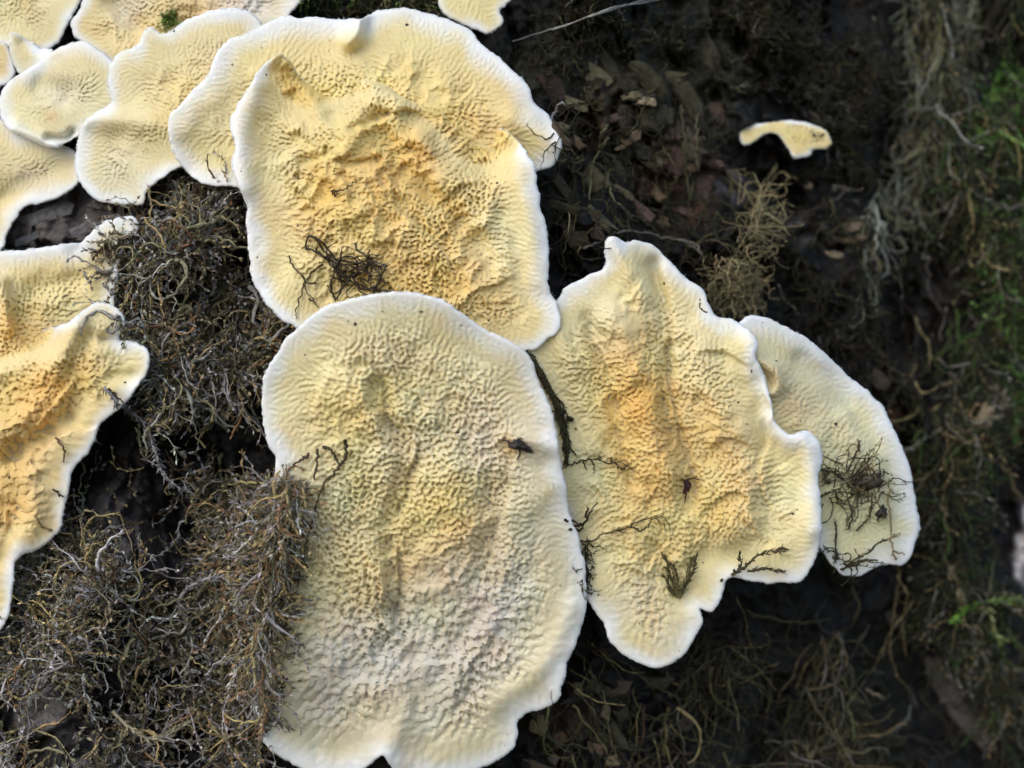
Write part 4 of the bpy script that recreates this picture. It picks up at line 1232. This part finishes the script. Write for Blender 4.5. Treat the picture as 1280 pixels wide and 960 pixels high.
# moss on the far bark
tuft('moss_tuft', 'dense brown ball of moss above the right fungus', 'moss tuft', 922, 360, 330, 30, [(0.24, 0.20, 0.10), (0.32, 0.26, 0.14), (0.10, 0.085, 0.045)], [4, 3, 3], 361, core=15, r=1.0, leaf=dict(len=4, width=1.0, p=0.6, rep=2), out=0.3, hmax=130, sx=0.95, sy=1.2, lift=45)
tuft('moss_tuft', 'loose straw-coloured tuft rising from the brown ball of moss', 'moss tuft', 942, 286, 80, 52, [(0.24, 0.20, 0.11), (0.34, 0.28, 0.15), OLIVE], [4, 3, 3], 363, ang0=-1.2, spread=0.7, core=12, r=1.1, leaf=dict(len=5, width=1.0, p=0.4, rep=2), out=0.5, hmax=90, sx=1.0, sy=2.2, lift=25, pcol=(0.32, 0.26, 0.14),
     paths=[[(915, 325, 20), (935, 290, 30), (946, 250, 34), (958, 222, 30), (972, 206, 24)], [(940, 270, 30), (955, 240, 34), (975, 215, 28), (986, 222, 20)], [(930, 310, 24), (950, 300, 30), (966, 280, 26)]])
sprig('twig', 'pale thin twig curving over the top of the right fungus', 'twig', [[(728, 310, 10), (748, 304, 16), (768, 292, 24), (796, 289, 26), (822, 296, 28), (850, 300, 30), (870, 312, 30), (886, 330, 26)], [(850, 300, 30), (866, 304, 30), (878, 318, 26)]], (0.14, 0.125, 0.10), 1.7, dict(len=4, width=0.8, p=0.3, rep=1), 365)
for k_, (lab, pth) in enumerate([('taller of two upright feathery stems on the brown bark', [(862, 250, 10), (858, 215, 20), (856, 180, 26), (852, 136, 26)]), ('shorter upright feathery stem beside the taller one', [(862, 250, 10), (868, 215, 18), (871, 180, 24), (873, 144, 24)])]):
    sprig('moss_sprig', lab, 'moss sprig', [pth], (0.10, 0.095, 0.055), 1.7, dict(len=8, width=1.2, p=1.0, rep=3, fwd=2.0), 371 + k_, 'upright moss stems on the far bark')
sprig('moss_sprig', 'arching olive sprig low on the bark right of the largest fungus', 'moss sprig', [[(760, 215, 8), (764, 245, 12), (780, 262, 14), (804, 275, 14), (822, 290, 10)], [(736, 250, 8), (740, 215, 16), (750, 180, 20), (752, 160, 16)], [(748, 190, 16), (760, 172, 18)]], (0.10, 0.095, 0.05), 1.7, dict(len=6, width=1.1, p=0.6, rep=2), 373)
crumb('debris', 'tiny pale seed hanging beside the right rim of the largest fungus', 'debris', 700, 269, 9, 4, 0.1, (0.40, 0.33, 0.20), 375, 4, legs=[[(711, 262, 6), (712, 275, 8), (710, 292, 4)]])
sprig('moss_sprig', 'tiny white hooked hair above the right lobe of the largest fungus', 'moss sprig', [[(688, 150, 4), (694, 140, 18), (698, 131, 26), (703, 128, 28), (706, 132, 26)]], (0.42, 0.42, 0.43), 1.5, None, 377)
sprig('spider_thread', 'pale spider thread stretched across the dark bark at the top', 'spider thread', [[(640, 52, 4), (700, 33, 30), (760, 14, 50), (850, -14, 70)], [(690, 38, 28), (740, 19, 46), (790, 4, 56), (840, -16, 66)], [(730, 22, 42), (770, 8, 52), (800, 4, 58), (850, -6, 66)]], (0.40, 0.40, 0.38), 0.6, None, 379, rough=0.3)
tuft('moss_tuft', 'small bright green tuft on the wide fungus at the top edge', 'moss tuft', 214, 26, 26, 12, [(0.22, 0.32, 0.07), (0.15, 0.2, 0.05)], [2, 1], 381, core=5, r=0.8, leaf=dict(len=4, width=1.2, p=0.8, rep=2), out=0.8, hmax=8, material=M_LEAFY)
crumb('debris', 'dark crumb of bark in the gap beside the small curled lip', 'debris', 80, 50, 9, 6, -0.6, (0.04, 0.04, 0.035), 383, 5)
# leafy shoots at the right
G_SH = 'leafy green shoots by the painted bright gap'
LEAFB = dict(len=17, width=3.6, p=0.8, rep=3, fwd=1.5)
for k_, (lab, pth, cl_) in enumerate([
    ('bright green leafy shoot left of the painted bright gap', [(1228, 752, 24), (1215, 758, 34), (1204, 764, 40), (1196, 772, 40)], (0.16, 0.30, 0.05)),
    ('pale yellow-green shoot drooping from the green one', [(1232, 756, 26), (1238, 776, 36), (1246, 790, 40), (1250, 802, 38)], (0.34, 0.36, 0.13)),
    ('green leafy shoot reaching the right edge below the painted bright gap', [(1234, 752, 26), (1250, 751, 36), (1266, 752, 42), (1284, 756, 44)], (0.20, 0.30, 0.08)),
    ('brown withered shoot hanging left of the green shoots', [(1180, 700, 20), (1192, 720, 34), (1200, 738, 38), (1204, 752, 34)], (0.12, 0.10, 0.055)),
    ('dull stem carrying the leafy shoots', [(1160, 778, 10), (1190, 776, 24), (1214, 768, 26), (1232, 752, 24), (1240, 720, 22), (1246, 690, 18)], (0.16, 0.15, 0.09))]):
    sprig('leafy_shoot', lab, 'moss shoot', [pth], cl_, 1.5, LEAFB if k_ < 4 else dict(len=6, width=1, p=0.5, rep=2), 385 + k_, G_SH, M_LEAFY)
# thicker dead branches of moss in the shade at the lower right
G_DK = 'dead moss branches in the lower shade'
for k_, (lab, pth, r_, cl_) in enumerate([
    ('curved blue-green stem at the bottom right of the dark moss', [(1138, 882, 16), (1134, 898, 24), (1120, 912, 28), (1100, 922, 30), (1080, 928, 26), (1070, 924, 22)], 2.6, (0.10, 0.12, 0.09)),
    ('stiff dark sprig standing up in the dark moss', [(1016, 852, 12), (1026, 830, 22), (1036, 808, 26), (1046, 790, 24)], 3.2, (0.075, 0.065, 0.035)),
    ('brown feathery branch running to the right in the dark moss', [(1010, 862, 14), (1036, 858, 22), (1056, 846, 22)], 3.0, (0.09, 0.07, 0.04)),
    ('long dark branch falling to the right in the dark moss', [(1010, 866, 14), (1024, 890, 24), (1046, 924, 26), (1060, 940, 20), (1080, 942, 14)], 3.0, (0.08, 0.07, 0.04)),
    ('thin straw stem curling at the very bottom', [(940, 958, 8), (980, 954, 14), (1010, 954, 16), (1018, 938, 18), (1046, 930, 20)], 1.2, (0.18, 0.15, 0.09)),
    ('horizontal dark stem under the rim of the right fungus', [(930, 764, 14), (960, 772, 20), (1000, 778, 22), (1036, 774, 16)], 2.6, (0.08, 0.075, 0.04)),
    ('small green branched sprig in the dark moss', [(1066, 926, 18), (1066, 900, 26), (1060, 886, 28), (1068, 868, 24)], 2.2, (0.09, 0.11, 0.05)),
    ('short pale splinter in the dark moss', [(1084, 862, 20), (1094, 868, 24), (1106, 872, 22)], 2.0, (0.30, 0.24, 0.15)),
    ('pale root thread on the bare bark beside the lowest fungus', [(736, 838, 4), (752, 860, 8), (760, 890, 8), (762, 920, 8), (772, 948, 6)], 1.1, (0.20, 0.18, 0.10)),
    ('yellow-green blade under the rim of the lowest fungus', [(685, 884, 6), (684, 900, 8), (684, 916, 6)], 1.7, (0.26, 0.27, 0.09)),
]):
    sprig('dead_stem', lab, 'moss stem', [pth], cl_, r_ * 0.75, dict(len=7, width=1.1, p=0.9, rep=3, fwd=1.0) if r_ > 2.1 else None, 401 + k_, G_DK)


# ------------------------------------------------------------------ flakes of bark, parts of the trunk
def flake(x, y, w_, l_, ang, col, seed, th=5, tilt=(0, 0), up=6):
    rng = np.random.default_rng(seed)
    n = 9
    t = np.arange(n) * 2 * math.pi / n + rng.normal(0, 0.2, n)
    rr = rng.uniform(0.6, 1.15, n)
    ca, sa = math.cos(ang), math.sin(ang)
    h0 = float(np.max(top(x + np.array([0, 5, -5, 0, 0]), y + np.array([0, 0, 0, 5, -5])))) + up - 7
    rings = []
    for k, dz in ((1.0, -th), (1.04, -th * 0.35), (0.92, 0.0), (0.55, th * 0.25)):
        a = w_ * rr * np.sign(np.cos(t)) * np.abs(np.cos(t)) ** 0.6 * k
        b_ = l_ * rr * np.sign(np.sin(t)) * np.abs(np.sin(t)) ** 0.6 * k
        X = x + a * ca - b_ * sa
        Y = y + a * sa + b_ * ca
        H = h0 + dz + tilt[0] * (X - x) + tilt[1] * (Y - y) + rng.normal(0, th * 0.12, n)
        rings.append(world(X, Y, H))
    V = np.vstack(rings + [world(np.array([x]), np.array([y]), np.array([h0 + th * 0.3]))])
    fs_ = []
    for k in range(3):
        for i in range(n):
            j = (i + 1) % n
            fs_.append((k * n + i, k * n + j, (k + 1) * n + j, (k + 1) * n + i))
    for i in range(n):
        j = (i + 1) % n
        fs_.append((3 * n + i, 3 * n + j, 4 * n, 4 * n))
    C = np.tile(np.array(col), (len(V), 1)) * rng.uniform(0.8, 1.2, (len(V), 1))
    Vp = V - np.array(parent_origin(trunk))
    m = bpy.data.meshes.new('bark_flake')
    m.from_pydata([tuple(v) for v in Vp], [], [tuple(dict.fromkeys(f)) for f in fs_])
    at = m.color_attributes.new('Col', 'FLOAT_COLOR', 'POINT')
    cc = np.ones((len(V), 4), np.float32)
    cc[:, :3] = C
    at.data.foreach_set('color', cc.ravel())
    m.materials.append(M_CHIP)
    o = bpy.data.objects.new('bark_flake', m)
    COL.objects.link(o)
    o.parent = trunk


BR, OLB, RED, PLB = (0.14, 0.10, 0.06), (0.10, 0.09, 0.05), (0.11, 0.07, 0.055), (0.27, 0.21, 0.14)
for i_, (x, y, w_, l_, a_, cl_) in enumerate([
    (742, 96, 26, 16, 0.7, OLB), (758, 82, 18, 11, 0.8, OLB), (806, 127, 16, 6, 0.1, PLB), (770, 147, 14, 6, -0.2, RED), (722, 130, 20, 8, 0.3, OLB), (716, 172, 18, 7, 0.7, BR), (706, 160, 10, 6, 0.5, OLB),
    (790, 172, 20, 9, -0.6, BR), (776, 184, 9, 4, -0.5, PLB), (836, 168, 22, 10, 0.2, RED), (812, 200, 18, 9, 0.5, OLB), (840, 212, 14, 8, -0.4, RED), (876, 238, 16, 24, 0.2, RED), (820, 240, 16, 8, 0.9, BR),
    (850, 262, 18, 8, 0.4, RED), (800, 262, 22, 7, 0.6, RED), (826, 277, 15, 7, 0.3, BR), (780, 240, 20, 6, 0.6, OLB), (750, 225, 16, 7, 0.9, OLB), (895, 205, 12, 6, 0, RED), (862, 140, 14, 6, 0.4, OLB), (790, 120, 14, 6, -0.3, OLB),
    (1062, 282, 18, 7, 0.1, (0.18, 0.13, 0.085)), (1058, 300, 16, 6, 0.1, BR), (1044, 319, 15, 6, 0.1, PLB), (1072, 296, 12, 5, 0.2, BR), (1012, 232, 7, 5, 0.4, PLB), (1050, 234, 14, 3, 0.2, (0.16, 0.14, 0.12)),
    (1246, 505, 16, 26, 0.2, (0.24, 0.19, 0.13)), (1232, 522, 10, 18, 0.3, (0.2, 0.16, 0.10)), (1096, 470, 24, 11, 0.7, (0.06, 0.045, 0.035)), (1120, 520, 18, 9, 1.0, (0.09, 0.05, 0.035)), (1138, 575, 18, 8, 1.2, (0.11, 0.055, 0.035)),
    (1112, 497, 15, 8, 0.9, (0.07, 0.05, 0.04)), (672, 908, 12, 14, 0.2, (0.13, 0.10, 0.05)), (700, 924, 14, 10, 0.4, (0.12, 0.075, 0.05)), (745, 935, 13, 9, 0.3, (0.11, 0.07, 0.05)), (766, 952, 10, 9, 0.1, (0.18, 0.14, 0.08)),
    (690, 950, 12, 10, 0.6, (0.13, 0.10, 0.08)), (756, 890, 7, 12, 0.1, (0.10, 0.08, 0.05)), (722, 862, 8, 9, 0.1, (0.09, 0.08, 0.045)),
    (1160, 610, 12, 26, 0.1, (0.12, 0.115, 0.12)), (1175, 840, 14, 60, -0.5, (0.07, 0.06, 0.055)), (1215, 900, 18, 60, -0.6, (0.09, 0.08, 0.075)), (1180, 800, 12, 40, -0.4, (0.08, 0.07, 0.06)), (1240, 830, 14, 40, -0.4, (0.07, 0.07, 0.065)),
    (60, 268, 34, 13, -0.3, (0.15, 0.14, 0.14)), (98, 290, 26, 9, -0.5, (0.11, 0.105, 0.11)), (38, 298, 24, 7, -0.4, (0.10, 0.10, 0.105)), (120, 258, 12, 6, 0.2, (0.08, 0.08, 0.08)),
    
]):
    flake(x, y, w_, l_, a_, cl_, 900 + i_)
rf = random.Random(77)
for i_ in range(26):
    x, y = rf.uniform(695, 905), rf.uniform(45, 300)
    if y > 300 - (x - 690) * 0.1 or (x < 715 and y < 90):
        continue
    k_ = rf.choice([BR, OLB, OLB, RED, (0.10, 0.085, 0.05), (0.08, 0.07, 0.045)])
    kk_ = rf.uniform(0.35, 0.75)
    flake(x, y, rf.uniform(16, 40), rf.uniform(9, 20), rf.uniform(0.1, 1.1), [v * kk_ for v in k_], 1200 + i_, th=rf.uniform(5, 10), tilt=(rf.uniform(-.4, .4), rf.uniform(-.4, .4)), up=rf.uniform(2, 9))
for i_ in range(24):
    x, y = rf.choice([(rf.uniform(880, 1110), rf.uniform(-10, 330)), (rf.uniform(660, 860), rf.uniform(840, 960)), (rf.uniform(1100, 1270), rf.uniform(720, 960))])
    if float(top(x, y)) > -40:
        continue
    k_ = rf.choice([(0.07, 0.06, 0.045), (0.05, 0.045, 0.04), (0.10, 0.08, 0.055), (0.06, 0.06, 0.035)])
    flake(x, y, rf.uniform(10, 28), rf.uniform(6, 14), rf.uniform(-0.4, 1.4), [v * 0.6 for v in k_], 1400 + i_, th=rf.uniform(5, 10), tilt=(rf.uniform(-.4, .4), rf.uniform(-.4, .4)), up=rf.uniform(2, 8))

# grit on the caps
rg_ = np.random.default_rng(501)
gp = []
for key in ('upper_front', 'lower_middle', 'right_front', 'right_rear', 'left_front', 'upper_rear'):
    p = PREP[key]
    q = in_poly(rg_, p['P'], 14 if key != 'lower_middle' else 20)
    gp.append(q)
gp = np.vstack(gp)
gp = gp[(gp[:, 0] > 0) & (gp[:, 1] > 0)]
n_ = len(gp)
oct_ = np.array([(1, 0, 0), (-1, 0, 0), (0, 1, 0), (0, -1, 0), (0, 0, 1), (0, 0, -1)], float)
sz = rg_.gamma(2.0, 0.45, n_) + 0.5
gv_ = gp[:, None, :].repeat(6, 1)
hh_ = top(gp[:, 0], gp[:, 1])[:, None].repeat(6, 1)
of_ = oct_[None] * sz[:, None, None] * rg_.uniform(0.5, 1.5, (n_, 6, 1))
V_ = world(gv_[..., 0] + of_[..., 0], gv_[..., 1] + of_[..., 1], hh_ + 0.4 + of_[..., 2] * 0.6).reshape(-1, 3)
fo = np.array([(0, 2, 4), (2, 1, 4), (1, 3, 4), (3, 0, 4), (2, 0, 5), (1, 2, 5), (3, 1, 5), (0, 3, 5)])
F_ = (np.arange(n_)[:, None, None] * 6 + fo[None]).reshape(-1, 3)
C_ = pick_colours(rg_, n_, [(0.04, 0.03, 0.022), (0.12, 0.08, 0.045), (0.2, 0.14, 0.08)], [4, 3, 2]).repeat(6, 0)
tag(mesh_np('grit', V_, F_, M_CRUMB, None, C_, smooth=False), 'fine dark grit sprinkled over the fungi', 'grit', kind='stuff')
